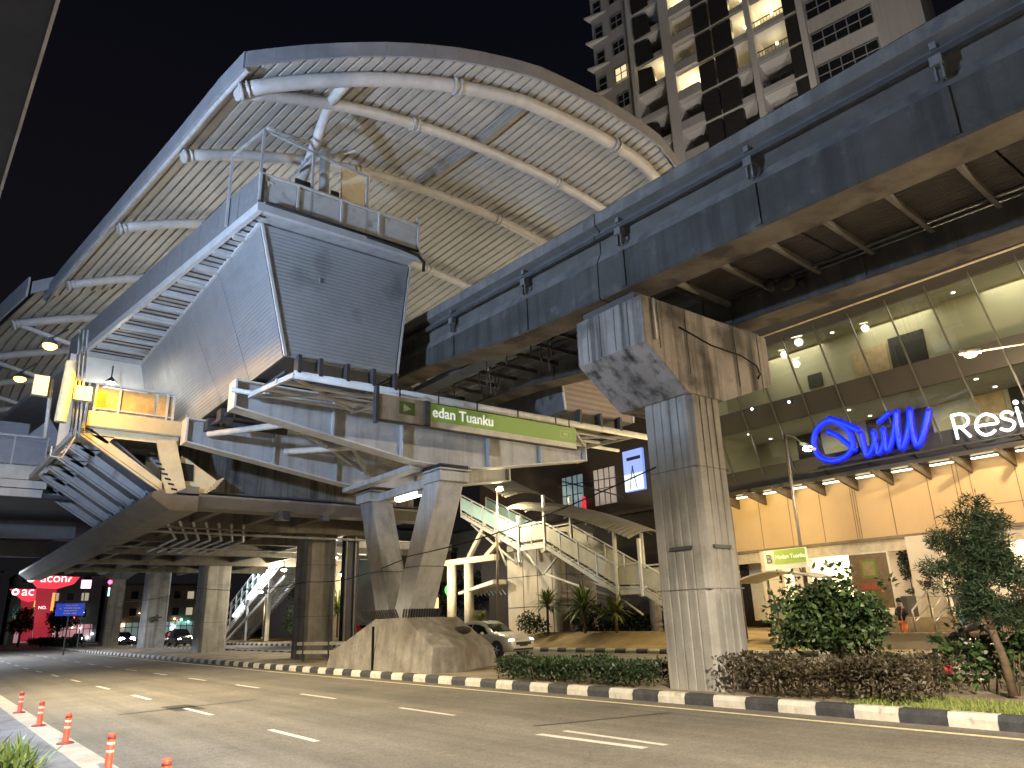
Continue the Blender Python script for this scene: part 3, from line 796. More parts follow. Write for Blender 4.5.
for p, q in (((7.0,21,8.0),(12.6,25.2,7.2)), ((8.2,22.8,7.95),(18.6,22.9,7.95)), ((9.5,21.0,7.9),(12.8,25.2,7.1))): b.tube([p, q], .08, 8)
b.build('brace', steelG, ST)
# --------------------------------------------------------------- concourse deck below, with its landing
b = MB()
b.prism([(6.0,26.6),(17.0,26.6),(17.0,40),(21.2,42),(21.2,66),(6.0,66)], 'xy', 8.35, 8.5)                      # upper slab
cz = b.build('concourse', navySoff, ST)
b = MB()
# edge beam: along the near side (across the guideway) and along the road edge
b.prism([(26.5,5.98),(27.0,5.66),(27.9,5.66),(27.9,6.05),(26.5,6.05)], 'yz', 6.4, 17.0)
b.prism([(5.62,6.02),(5.62,5.85),(6.2,5.45),(7.1,5.45),(7.1,6.3),(6.4,6.3)], 'xz', 26.5, 66)
b.build('edge_beam', surf('edge_beam_paint', (.16,.155,.15), .7, var=.2, scale=1.0, streak=.5, streak_col=(.13,.12,.1), fine=.08), cz)
b = MB(); b.box(6.9,16.9,28.6,28.8,6.0,8.4); b.build('front_wall', surf('front_wall_stained', (.17,.165,.16), .8, var=.35, scale=1.2, streak=.95, streak_col=(.03,.03,.03), fine=.1), cz)
b = MB(); b.prism([(6.5,27.6),(16.9,27.6),(16.9,40),(20.9,42),(20.9,66),(6.5,66)], 'xy', 6.3, 6.36); b.build('floor_soffit', navySoff, cz)
for y in (32.0,37.5,44,51,58):
    b = MB(); b.box(6.2,(17 if y < 41 else 21),y-.22,y+.22,5.55,6.3); b.build('cross_beam', surf('cross_beam_paint', (.15,.14,.125), .7, var=.25, scale=1.2, streak=.5), cz)
for xa in (8.4,10.6,12.6,16.2,18.6):
    b = MB(); b.box(xa-.14,xa+.14,27.6 if xa < 17 else 42,64,5.75,6.25); b.build('cross_beam', surf('cross_beam_paint', (.34,.30,.24), .7), cz)
b = MB()
for k in range(7):
    x = 7.2+.5*k; b.tube([(x,31.0,5.65),(x+1.5,35.5,5.5),(x+1.8,42,5.5)], .06, 6)
b.tube([(6.5,33,5.5),(20,33.2,5.5)], .06, 6); b.tube([(6.5,39,5.45),(20,39.2,5.4)], .05, 6)
b.build('service_pipe', surf('pipe_grey', (.36,.37,.39), .45), cz)
b = MB(); b.box(10.1,10.55,26.9,27.3,5.4,5.75); b.box(11.9,12.2,27.0,27.25,5.45,5.75); b.build('junction_box', steelD, cz)
# end plate with its square opening, yellow lamplight put into its colour
b = MB()
Yp = 26.45
def pp(x, y): p = at(x, y, 1, Yp); return (p.x, p.z)
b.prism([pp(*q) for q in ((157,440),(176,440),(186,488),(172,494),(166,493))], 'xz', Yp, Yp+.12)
ep = b.build('end_plate', surf('yellow_lit_steel', (.60,.52,.34), .5, var=.15, scale=2), cz)
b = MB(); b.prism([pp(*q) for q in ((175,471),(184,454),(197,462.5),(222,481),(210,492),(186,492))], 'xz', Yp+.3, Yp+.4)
b.build('hatch_plate', surf('yellow_lit_steel', (.60,.52,.34), .5), ep)
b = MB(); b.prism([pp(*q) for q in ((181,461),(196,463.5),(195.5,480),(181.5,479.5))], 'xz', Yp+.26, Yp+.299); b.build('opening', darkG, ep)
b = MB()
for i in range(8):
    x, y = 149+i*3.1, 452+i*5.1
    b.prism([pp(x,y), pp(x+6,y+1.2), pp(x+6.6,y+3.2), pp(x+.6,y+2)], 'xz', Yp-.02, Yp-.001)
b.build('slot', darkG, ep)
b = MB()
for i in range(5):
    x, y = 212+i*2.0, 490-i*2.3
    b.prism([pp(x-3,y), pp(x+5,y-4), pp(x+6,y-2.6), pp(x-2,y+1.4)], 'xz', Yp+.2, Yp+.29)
b.build('rung', surf('yellow_lit_steel', (.60,.52,.34), .5), ep)
# landing with balcony
b = MB(); b.box(3.45,6.6,26.5,36,7.98,8.1)
ld = b.build('landing', steelW, ST)
b = MB(); b.box(3.4,6.7,26.42,26.5,8.0,8.5); b.build('landing_fascia', surf('landing_fascia', (.55,.47,.30), .5, var=.1), ld)
f = MB(); 
for x in (3.55,4.25,5.75,5.95): f.box(x-.035,x+.035,26.40,26.47,8.5,9.42)
f.box(3.5,6.0,26.39,26.48,9.40,9.46); f.box(3.5,6.0,26.39,26.48,8.58,8.62)
f.build('balcony_rail', steelW, ld)
b = MB(); b.box(3.6,5.35,26.50,26.53,8.55,9.36); b.box(5.45,5.9,26.50,26.53,8.55,9.36); b.build('balcony_panel', surf('balcony_panel', (.48,.33,.15), .45, var=.25, scale=3), ld)
b = MB(); b.box(3.2,6.6,31.8,31.9,8.1,12.1); b.box(6.5,6.6,26.8,31.8,8.4,12.1); b.build('back_wall', surf('corridor_wall', (.62,.61,.58), .6, var=.08), ld)
b = MB()
for xa, xb in ((3.55,3.95),(4.05,4.45)): b.box(xa,xb,31.72,31.8,8.2,11.0)
b.build('door', surf('dark_door', (.035,.035,.04), .4), ld)
b = MB(); b.box(4.75,5.6,31.74,31.8,8.1,10.3); b.build('door', surf('cream_door', (.6,.52,.36), .5), ld)
# cantilever brackets under the landing edge, each a slotted plate
for y in (26.7,29.0,31.2,33.4,35.6,38.0):
    b = MB(); A = (6.25,6.12); T = (3.38,7.98); U = (5.9,7.98)
    lo = [A, T]; w = .32
    # triangular plate made of its rims: outer strut, top chord and root plate
    b.prism([(6.2,5.95),(6.3,6.14),(3.6,7.95),(3.3,7.98),(3.22,7.86)], 'xz', y-.04, y+.04)
    b.prism([(3.3,7.98),(6.3,7.98),(6.3,7.72),(3.9,7.72)], 'xz', y-.04, y+.04)
    b.prism([(5.75,7.75),(6.3,7.75),(6.4,5.98),(5.95,6.1)], 'xz', y-.04, y+.04)
    b.prism([(3.6,7.76),(4.3,7.76),(4.1,7.5)], 'xz', y-.04, y+.04)
    b.prism([(6.2,5.92),(3.2,7.84),(3.17,7.79),(6.17,5.87)], 'xz', y-.06, y+.06)
    br = b.build('bracket', surf('bracket_paint', (.30,.32,.36), .5, var=.12) if y > 27 else surf('yellow_lit_steel', (.60,.52,.34), .5), ld)  # first bracket has the yellow lamplight in its colour
b = MB(); b.plate([(4.3,26.9,7.7),(4.3,40,7.7),(6.2,40,6.25),(6.2,26.9,6.25)], .05); b.build('soffit_panel', surf('blue_grey_panel', (.085,.095,.125), .5, var=.15), ld)
b = MB(); b.bar((3.3,26.5,8.0),(2.9,40,8.0), .16, .22); b.build('edge_channel', steelW, ld)
# tall posts and boxes at the landing corner
b = MB(); b.tube([at(72,362,1,25.6), at(60,422,1,25.6)], .17, 10); b.build('post', surf('yellow_lit_post', (.62,.55,.36), .5), ld)  # yellow lamplight put into the post colour
b = MB()
for px in (80,84,88): b.tube([at(px,330,1,26.0), at(px-9,437,1,26.0)], .035, 6)
b.tube([at(52,380,1,26), at(45,438,1,26)], .06, 8)
b.tube([at(75,437,1,26), at(62,458,1,26), at(50,456,1,26), at(52,446,1,26)], .03, 6)
b.build('conduit', steelG, ld)
b = MB()
for (px, py, w, h) in ((83,393,.5,.45),(41,385,.4,.62)):
    p = at(px, py, 1, 25.7); b.box(p.x-w/2,p.x+w/2,p.y,p.y+.25,p.z-h/2,p.z+h/2)
b.build('control_box', surf('control_box', (.6,.58,.5), .5), ld)
# wing of the station across the left carriageway
b = MB(); b.box(-16,6.2,37.2,62,7.2,7.35); wg = b.build('link_bridge', navySoff, ST)
b = MB(); b.box(-16,3.7,37.0,37.2,7.9,8.5); b.box(-16,3.5,37.0,37.2,7.18,7.5); b.box(-16,3.6,36.9,37.2,7.53,7.86); b.build('bridge_fascia', steelW, wg)
f = MB(); 
for k in range(16): f.box(3.4-1.2*k-.03,3.4-1.2*k+.03,37.0,37.06,8.5,9.75)
f.box(-16,3.5,36.98,37.07,9.72,9.8); f.build('bridge_rail', steelW, wg)
b = MB(); b.box(-16,3.4,37.08,37.1,8.55,9.6); b.build('bridge_panel', surf('bridge_panel', (.30,.32,.38), .4, var=.1), wg)
b = MB(); b.box(-16,6,44.8,45.3,6.3,7.2); b.box(-16,6,55,55.5,6.2,7.2); b.build('cross_beam', surf('bridge_beam_paint', (.16,.165,.19), .6, var=.15), wg)
b = MB(); b.prism([(2.2,8.5),(4.8,8.5),(4.8,9.6),(3.6,11.4),(2.2,9.7)], 'xz', 40, 40.4); b.box(-12,3,42,42.2,8.5,11.5); b.build('screen_wall', surf('pale_blue_wall', (.42,.45,.52), .5, var=.1), wg)
b = MB(); b.box(1.4,2.2,41.9,42,9.0,10.2); b.box(.0,.9,41.9,42,9.0,10.2); b.build('window', surf('dim_window', (.12,.14,.13), .3), wg)

# ================================================================== V SHAPED PIER, PLINTH, SIGN
t = thing('support_pier', 'pale steel V shaped pier rising from a rough concrete plinth in the median', 'pier', (13.4, 23.2, 1.75))
def leg(bot, top, wy, wx):
    b = MB(); (yb, zb), (yt, zt) = bot, top; x0, x1 = 13.4-wx/2, 13.4+wx/2
    poly = [(yb-wy/2*1.05, zb), (yb+wy/2*1.05, zb), (yt+wy/2, zt), (yt-wy/2, zt)]
    b.prism(poly, 'yz', x0, x1); return b
l1 = leg((22.7,1.7),(20.7,6.05),1.0,.98).build('leg', steelG, t, bevel=.05)
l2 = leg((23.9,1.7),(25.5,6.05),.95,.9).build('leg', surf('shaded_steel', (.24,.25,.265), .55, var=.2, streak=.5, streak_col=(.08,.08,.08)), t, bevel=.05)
for lo, (yb, yt) in ((l1,(22.7,20.7)),(l2,(23.9,25.5))):
    b = MB(); ym = yb+(yt-yb)*.38; b.box(12.88,13.92,ym-.54,ym+.54,1.7+4.35*.38,1.72+4.35*.38); b.build('weld_seam', steelD, lo)
for y in (20.6,25.5):
    b = MB(); b.box(12.82,13.98,y-.58,y+.58,6.0,6.34); b.box(12.76,14.04,y-.64,y+.64,6.36,6.42); cp = b.build('capital', steelG, t, bevel=.03)
    b = MB()
    for k in range(11): b.ball((12.84+.112*k, y-.62, 6.49), .03, 6); b.ball((12.78, y-.56+.112*k, 6.49), .03, 6)
    b.box(12.84,13.96,y-.56,y+.56,6.42,6.56)
    b.build('bolt_row', steelD, cp)
b = MB(); b.bar((13.4,21.2,6.16),(13.4,25.0,6.16), .45, .28); b.build('tie_beam', steelG, t)
b = MB(); b.box(12.2,12.6,20.9,26,6.42,6.6); b.build('tie_beam', steelG, t)
b = MB()
for k in range(15): b.bar((12.72+.1*k,22.15,1.70),(12.68+.1*k,22.0,2.02), .05, .05)
for k in range(16): b.bar((12.6,22.2+.16*k,1.70),(12.45,22.2+.16*k,2.02), .05, .05)
b.build('spike_guard', steelD, t)
# added glowing strip, standing in for a lit patch on the tie
t = thing('lit_patch_glow', 'added cream glowing strip for the lit patch under the tie of the V shaped pier', 'light', (13.1,22.2,5.9))
b = MB(); b.box(12.98,13.2,21.7,23.3,5.78,5.9); hb = b.build('housing', steelW, t)
b = MB(); b.box(13.0,13.18,21.75,23.25,5.74,5.78); b.box(12.955,12.98,21.75,23.25,5.79,5.89); b.build('glow_face', emis('tie_glow', (1,.9,.66), 3.2), t)
# plinth
t = thing('concrete_plinth', 'rough hump of bare concrete supporting the V shaped pier in the median', 'plinth', (13.9, 23, .13))
plM = surf('rough_concrete', (.20,.19,.178), .95, var=.35, scale=2.2, streak=.6, streak_col=(.10,.09,.078), bump=1.0, bscale=38, fine=.3, blotch=((.13,.115,.1), 1.1, .56))
bt = [(12.25,26.9,.1),(12.3,19.7,.1),(13.0,19.4,.1),(16.0,21.4,.1),(16.2,28.5,.1)]
md = [(12.3,26.7,.62),(12.38,19.75,.86),(13.0,19.5,.86),(15.9,21.5,.75),(16.0,28,.5)]
tp = [(12.5,23.6,1.74),(12.5,21.6,1.74),(13.2,21.4,1.74),(14.4,21.4,1.72),(14.4,24.6,1.72)]
b = MB(); n = 5
b.add(bt+md+tp, [(i,(i+1)%n,n+(i+1)%n,n+i) for i in range(n)]+[(n+i,n+(i+1)%n,2*n+(i+1)%n,2*n+i) for i in range(n)]+[tuple(range(14,9,-1))])
o = b.build('body', plM, t)
m = o.modifiers.new('sub', 'SUBSURF'); m.subdivision_type = 'SIMPLE'; m.levels = m.render_levels = 4
tx = bpy.data.textures.new('rough', 'CLOUDS'); tx.noise_scale = .5
d = o.modifiers.new('disp', 'DISPLACE'); d.texture = tx; d.strength = .05; d.mid_level = .5; d.texture_coords = 'LOCAL'
b = MB(); b.box(12.22,12.3,23.3,23.34,.1,1.5); b.build('construction_joint', darkG, t)
b = MB(); b.ball((14.3,21.0,1.3),(.32,.28,.13)); b.build('rag', surf('dark_rag', (.03,.022,.022), .9), t)
# station sign, hung in front of the girder
t = thing('station_sign', 'long green and white station name board hanging under the platform', 'sign', (13.2, 17.55, 7.4))
gM = emis('sign_green', (.16,.28,.04), .07, (.19,.30,.07)); wM = surf('sign_white', (.55,.53,.48), .4, var=.08)
Ys = 17.5
b = MB(); b.box(10.86,16.62,Ys,Ys+.12,7.14,7.66); b.build('green_panel', gM, t)
b = MB(); b.box(10.86,16.62,Ys+.005,Ys+.115,6.96,7.138); b.build('white_strip', surf('sign_strip', (.5,.49,.44), .45, var=.2, scale=2), t)
b = MB(); b.box(9.22,10.66,Ys+.004,Ys+.116,6.98,7.70); b.build('left_panel', surf('sign_brown', (.27,.23,.18), .5, var=.3, scale=2.5, streak=.5, streak_col=(.5,.47,.4)), t)
b = MB(); b.box(9.85,10.35,Ys-.004,Ys+.003,7.2,7.58); b.build('emblem', surf('emblem_green', (.07,.12,.02), .5, var=.2), t)
b = MB(); b.prism([(9.98,7.28),(10.24,7.38),(9.98,7.5)], 'xz', Ys-.008, Ys-.004); b.build('emblem_mark', surf('emblem_mark', (.32,.34,.22), .5), t)
b = MB(); b.box(9.1,9.2,Ys-.02,Ys+.14,6.86,7.9); b.box(9.2,16.64,Ys-.01,Ys+.13,6.92,6.955); b.box(10.66,10.85,Ys-.05,Ys+.13,6.97,7.70); b.build('sign_frame', steelD, t)
b = MB()
for x in (9.9,11.2,12.6,14.2,15.8,16.4): b.box(x-.02,x+.02,Ys+.06,Ys+.09,7.66,7.95)
b.build('hanger', steelD, t)
b = MB(); b.box(15.9,16.4,Ys-.003,Ys,7.28,7.3); b.box(15.9,16.4,Ys-.003,Ys,7.5,7.52); b.box(15.9,15.92,Ys-.003,Ys,7.3,7.5); b.box(16.38,16.4,Ys-.003,Ys,7.3,7.5); b.box(16.05,16.25,Ys-.003,Ys,7.35,7.45); b.build('exit_symbol', surf('symbol_pale', (.35,.40,.2), .5), t)
text('edan Tuanku', emis('sign_letter', (.85,.9,.8), .16, (.7,.7,.66)), t, (10.93, Ys-.012, 7.27), (1,0,0), (0,0,1), .44, .008, off=.006, sx=.97)
# ================================================================== STAIRS TO THE FAR PAVEMENT
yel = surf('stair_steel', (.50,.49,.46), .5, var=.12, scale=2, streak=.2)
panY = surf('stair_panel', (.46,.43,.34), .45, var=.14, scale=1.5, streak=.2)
gl = glass('stair_glass', (.78,.92,.9), .06); panC = surf('frosted_panel', (.42,.62,.62), .3, var=.08)
t = thing('footbridge_stairs', 'yellow lit steel footbridge stairs with panelled sides descending to the far pavement', 'stairs', (28, 28, .85))
XA, XB = 26.9, 28.9
# walking line: (Y, Z)
LINE = [(39.5,8.3),(33.5,5.62),(31.4,5.62),(26.0,2.86),(24.4,2.86),(20.6,.9)]
def flight(y0, z0, y1, z1, name, panel, up=1.05):
    n = max(1, int(abs(z0-z1)/.165)); fl = abs(z0-z1) > .01
    if fl:
        s = MB()
        for i in range(n):
            ya = y0+(y1-y0)*i/n; yb = y0+(y1-y0)*(i+1)/n; z = z0+(z1-z0)*(i+.5)/n
            s.box(XA+.1,XB-.1,min(ya,yb)-.02,max(ya,yb)+.02,z-.05,z); s.box(XA-.02,XA+.03,min(ya,yb)+.04,max(ya,yb)-.06,z-.10,z-.02)
        fo = s.build('tread', yel, t)
    else:
        s = MB(); s.box(XA,XB,y1,y0,z0-.12,z0); fo = s.build('stair_landing', yel, t)
    b = MB()
    for x in (XA,XB): b.bar((x,y0,z0-.22),(x,y1,z1-.22), .10, .20); b.bar((x,y0,z0-.02-.0),(x,y1,z1-.02), .05, .05)
    b.build('stringer', yel, fo)
    b = MB(); h0 = .16
    for x in (XA-.02,XB+.02): b.plate([(x,y0,z0+h0),(x,y1,z1+h0),(x,y1,z1+up-.08),(x,y0,z0+up-.08)], .03)
    b.build('side_panel', panel, fo)
    b = MB()
    for x in (XA,XB):
        b.bar((x,y0,z0+up+.06),(x,y1,z1+up+.06), .06, .07)
        m = max(1, round(abs(y0-y1)/1.25))
        for k in range(m+1):
            y = y0+(y1-y0)*k/m; z = z0+(z1-z0)*k/m; b.box(x-.05,x+.03,y-.03,y+.03,z-.15,z+up+.05)
    b.build('handrail', steelW, fo)
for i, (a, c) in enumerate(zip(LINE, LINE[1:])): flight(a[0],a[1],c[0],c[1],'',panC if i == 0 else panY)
b = MB()
for y, z0_, z1_ in ((33.6,4.9,7.3),(31.3,5.3,8.2),(26.0,2.5,5.6),(24.4,2.6,5.1)):
    for x in (XA,XB): b.box(x-.09,x+.05,y-.07,y+.07,z0_-.2,z1_)
b.build('post', steelW, t)
b = MB()
for y in (31.6,24.6): b.lathe([(.28,.8),(.28,5.2 if y > 30 else 2.6)], (27.9,y,0), 14); b.bar((26.9,y,5.2 if y > 30 else 2.6),(28.9,y,5.2 if y > 30 else 2.6), .25, .3)
b.build('pier_post', surf('stair_pier_concrete', (.4,.36,.28), .8, var=.2), t)
b = MB()
for x in (XA+.1,XB-.1):
    b.tube([(x,33.2,5.3),(x,31.9,3.9)], .06, 6); b.tube([(x,31.5,3.9),(x,28.5,3.0),(x,26,2.4)], .06, 6); b.tube([(x,31.6,3.9),(x,30.2,4.9)], .06, 6); b.tube([(x,26,2.4),(x,24.6,1.6)], .05, 6)
    b.tube([(x,38.5,7.4),(x,34,4.6)], .07, 6); b.tube([(x,36,6.3),(x,35,4.6)], .06, 6)
b.build('under_brace', yel, t)
# curved corrugated canopies over the stairs
def canopy(y0, z0, y1, z1, xw0, xw1, sag):
    b = MB(); n = 64; m = 8
    for dz in (0, .03):
        vs = []
        for j in range(n+1):
            q = j/n; y = y0+(y1-y0)*q; z = z0+(z1-z0)*q+sag*math.sin(math.pi*q)+.03*math.sin(j*math.pi/1.0*.5*1.0*2)
            for i in range(m+1):
                u = i/m; x = xw0+(xw1-xw0)*u; vs.append((x, y, z+.45*math.sin(math.pi*u)+(.035 if j % 2 else 0)+dz))
        b.add(vs, [(j*(m+1)+i, j*(m+1)+i+1, (j+1)*(m+1)+i+1, (j+1)*(m+1)+i) for j in range(n) for i in range(m)])
    return b.build('canopy', surf('canopy_sheet', (.30,.29,.27), .5, var=.15), t, fixn=False)
ca = canopy(34.0,7.75,24.4,5.05,26.2,29.6,.35)
cb = canopy(43,12.2,33.6,8.3,26.0,29.8,.2)
b = MB()
for y in (33.8,32.2,30.6,29,27.4,25.8):
    z = 7.75+(5.05-7.75)*(34-y)/9.6+.3*math.sin(math.pi*(34-y)/9.6); b.tube([(26.3,y,z-.05),(27,y,z+.2),(27.9,y,z+.38),(28.8,y,z+.2),(29.5,y,z-.05)], .04, 6)
b.build('canopy_rib', steelW, ca)
# lift shaft clad in panels under the upper flight
t = thing('lift_shaft', 'beige panel clad lift shaft under the upper flight of the footbridge stairs', 'lift shaft', (29.4,33.8,.85))
b = MB(); b.box(27.6,31.0,31.7,35.7,.6,6.3); bd = b.build('cladding', surf('beige_cladding', (.46,.40,.33), .6, var=.1, scale=.8, streak=.15), t)
b = MB()
for z in (2.2,3.9,5.4): b.box(27.585,31.01,31.685,35.71,z,z+.03)
for y in (32.9,34.2): b.box(27.585,27.6,y,y+.03,.85,6.3)
for x in (28.7,29.9): b.box(x,x+.03,31.685,31.7,.85,6.3)
b.build('panel_joint', darkG, bd)
b = MB(); b.prism([(35.8,3.6),(39.5,3.15),(39.5,3.3),(35.8,3.85)], 'yz', 26.6, 28.4); b.build('porch_roof', yel, t)
b = MB()
for k in range(8): b.bar((27.5,35.8+.4*k,3.0),(27.5,36.2+.4*k,3.35), .03, .05)
b.build('porch_truss', steelG, t)
# round columns carrying the concourse at the far side
t = thing('round_column', 'pair of yellow lit round columns with pipes left of the lift shaft', 'column', (26.6,39.2,.85))
for x, y in ((26.4,39.9),(26.8,38.6)):
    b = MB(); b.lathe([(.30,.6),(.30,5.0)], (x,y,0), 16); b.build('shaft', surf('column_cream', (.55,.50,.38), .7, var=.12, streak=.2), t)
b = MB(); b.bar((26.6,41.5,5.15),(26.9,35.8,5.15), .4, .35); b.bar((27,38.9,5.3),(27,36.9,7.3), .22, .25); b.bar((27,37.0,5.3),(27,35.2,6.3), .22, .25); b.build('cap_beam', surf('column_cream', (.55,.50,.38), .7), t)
t = thing('round_column', 'single yellow lit round column behind the V shaped pier with a bright lamp', 'column', (26.2,56,.7))
b = MB(); b.lathe([(.5,.2),(.5,6.4)], (26.2,56,0), 16); b.build('shaft', surf('column_cream', (.55,.50,.38), .7), t)
b = MB(); b.box(25.4,27,55.3,56.7,6.4,6.8); b.build('cap', surf('column_cream', (.55,.50,.38), .7), t)
# roadside deck beams over the far road, lit from below
b = MB()
for k in range(3): b.bar((20.5+.4*k,42+4*k,6.3),(29.0,44.0+4*k,6.5), .35, .45)
b.bar((16.9,27.5,6.2),(17,40,6.2), .3, .4)
b.build('link_beam', surf('cross_beam_paint', (.34,.30,.24), .7), cz)

# ================================================================== PODIUM BUILDING WITH LIT SIGN
B = thing('podium_building', 'long glass fronted podium with orange lit wall and blue and white illuminated letters', 'building', (34, 10, 0))
LEAN, SHEAR, X0, Z0 = .16, .12, 31.0, 7.5
YA, YB = -24.0, 22.4
def fx(z): return X0-LEAN*(z-Z0)
def fp_(y, z, o=0): return (fx(z)-o, y, z)
def zpx(x, y):          # height on the leaning front
    r = at(x, y, 0, 40)-CAM; k = (X0+LEAN*Z0-LEAN*CAM.z)/(r.x+LEAN*r.z); return CAM.z+r.z*k
ZL = dict(g1b=zpx(824,455), g1t=zpx(1024,362), bt=zpx(1024,333), g2b=zpx(1024,331), g2t=zpx(1024,258), top=zpx(1024,226))
z_g1b, z_g1t, z_bt, z_g2t, z_top = ZL['g1b'], ZL['g1t'], ZL['bt'], ZL['g2t'], ZL['top']
bandM = surf('dark_spandrel', (.045,.041,.037), .35, var=.12, scale=.6)
def band(z0, z1, o, mat, name, th=.15):
    b = MB(); b.hexa([fp_(YA,z0,o),fp_(YB,z0,o),fp_(YB,z0,o-th),fp_(YA,z0,o-th)], [fp_(YA,z1,o),fp_(YB,z1,o),fp_(YB,z1,o-th),fp_(YA,z1,o-th)])
    return b.build(name, mat, B)
band(z_g1t, z_bt, .04, bandM, 'spandrel'); band(z_g2t, z_top, .04, bandM, 'spandrel'); band(7.05, z_g1b, .05, bandM, 'spandrel')
b = MB(); b.hexa([(fx(z_top)-.5,YA,z_top),(fx(z_top)-.5,YB+.3,z_top),(60,YB+.3,z_top),(60,YA,z_top)], [(fx(z_top)-.6,YA,z_top+.5),(fx(z_top)-.6,YB+.3,z_top+.5),(60,YB+.3,z_top+.5),(60,YA,z_top+.5)]); b.build('roof_slab', surf('roof_edge', (.20,.17,.12), .6), B)
b = MB(); b.bar(fp_(YA,z_g2t+.45,.08), fp_(YB,z_g2t+.45,.08), .06, .06); b.build('cornice_strip', surf('cornice_gold', (.5,.42,.26), .5), B)
# curtain wall panes and mullions
pg = glass('podium_glass', (.72,.74,.70), .05)
for (za, zb) in ((z_g1b,z_g1t),(z_bt,z_g2t)):
    b = MB(); b.hexa([fp_(YA,za),fp_(YB,za),fp_(YB,za,-.03),fp_(YA,za,-.03)], [fp_(YA,zb),fp_(YB,zb),fp_(YB,zb,-.03),fp_(YA,zb,-.03)]); b.build('window', pg, B)
b = MB()
k = 0; y = YA
while y < YB:
    za, zb = z_g1b-.4, z_g2t+.2
    b.bar(fp_(y,za,.06), fp_(y+SHEAR*(zb-za),zb,.06), .05, .10, up=(1,0,0)); y += 1.62
b.build('mullion', surf('mullion_dark', (.10,.095,.085), .4, metal=.3), B)
# interiors: floors, ceilings with down-lights, back walls, dark openings
for i, (za, zb) in enumerate(((z_g1b-.25,z_g1t+.15),(z_bt-.15,z_g2t+.2))):
    xw = 34.6 if i == 0 else 32.3
    b = MB(); b.box(fx(za)+.2,xw,YA,YB,za-.1,za); b.build('floor', surf('interior_floor', (.25,.22,.17), .5), B)
    b = MB(); b.box(fx(zb)+.2,xw,YA,YB,zb,zb+.1); b.build('ceiling', surf('interior_ceiling', (.42,.40,.34), .7, var=.06, scale=.3), B)
    b = MB(); b.box(xw,xw+.15,YA,YB,za,zb); b.box(fx(za)+.3,xw,YB-.15,YB,za,zb)
    bw = b.build('back_wall', surf('interior_wall', (.62,.57,.40), .8, var=.10, scale=.35), B)
    d = MB()
    if i == 0:
        for ya, w_ in ((18.6,1.3),(13.3,2.9),(6.5,3.6),(2,1.5)): d.box(xw-.08,xw-.01,ya,ya+w_,za,za+2.35)
    else:
        for ya, w_ in ((12.0,1.5),(3,1.4)): d.box(xw-.08,xw-.01,ya,ya+w_,za+.1,za+2.1)
        d.box(xw-.08,xw-.01,16.8,17.5,za+.9,za+1.5)
    d.build('doorway', surf('interior_dark', (.045,.04,.037), .5), B)
    d = MB()
    if i == 1: d.box(xw-.10,xw-.01,13.6,15.2,za+.15,za+1.95)
    else: d.box(xw-.10,xw-.01,10.3,11.4,za+.1,za+2.2)
    d.build('lit_panel', surf('interior_peach', (.62,.46,.28), .7), B)
    d = MB()
    for y in [YA+2.5+5.3*q for q in range(9)]:
        for x in ((fx(zb)+1.6,) if i else (fx(zb)+1.3,fx(zb)+3.2)): d.lathe([(.075,-.02),(.075,0)], (x,y,zb), 12)
    d.build('downlight', emis('downlight', (1,.95,.8), 5), B)
    for y in (-16,-9,-2,3,8,13,18): light('AREA', (fx(zb)+1.4+.5*(1-i), y, zb-.12), 36 if i == 0 else 34, (1,.94,.78), 2.0, B, rot=(0,0,0), size_y=3.0)
# canopy over the pavement: outriggers and strip lights
b = MB(); b.hexa([(29.9,YA,6.88),(29.9,YB,6.88),(31.1,YB,6.88),(31.1,YA,6.88)], [(29.9,YA,7.05),(29.9,YB,7.05),(31.1,YB,7.05),(31.1,YA,7.05)]); cn = b.build('canopy', bandM, B)
d = MB(); y = -23.6
s = MB(); m = MB()
while y < YB-.8:
    d.prism([(31.0,6.88),(29.3,6.84),(29.3,6.72),(31.0,6.35)], 'xz', y-.05, y+.05)
    s.box(30.5,30.62,y+.22,y+1.25,6.80,6.87); m.box(30.45,30.67,y+.2,y+1.27,6.84,6.878); y += 1.5
d.build('outrigger', surf('outrigger_brown', (.10,.075,.05), .5), cn); s.build('strip_light', emis('strip_glow', (1,.84,.5), 4), cn); m.build('light_housing', steelD, cn)
for ya in (-16,-6,4,14): light('AREA', (29.5, ya, 6.66), 7, (1,.72,.42), .8, B, rot=(0,R(-45),0), size_y=9.5, name='strip_light_lamp')
# orange lit wall of flat panels
wallM = surf('render_panel', (.56,.39,.215), .75, var=.06, scale=.5, fine=.04, streak=.12, streak_col=(.42,.3,.17))
b = MB(); b.box(31.0,31.3,YA,YB,4.35,6.9); wl = b.build('upper_wall', wallM, B)
b = MB(); y = YA+.9
while y < YB: b.box(30.988,31.0,y,y+.025,4.36,6.88); y += 1.55
for y in (15.55,15.75,11.4,11.55): b.box(30.985,31.0,y,y+.02,4.36,6.88)
b.box(30.988,31.0,YA,11.3,5.1,5.12)
b.build('panel_joint', surf('joint_brown', (.2,.14,.08), .8), wl)
b = MB(); b.box(30.85,31.3,YA,YB,4.22,4.34); b.build('ledge', surf('ledge_brown', (.20,.15,.10), .6), B)
b = MB(); b.box(31.0,31.2,YA,YB,3.75,4.2); b.build('fascia_band', surf('fascia_cream', (.55,.46,.34), .6), B)
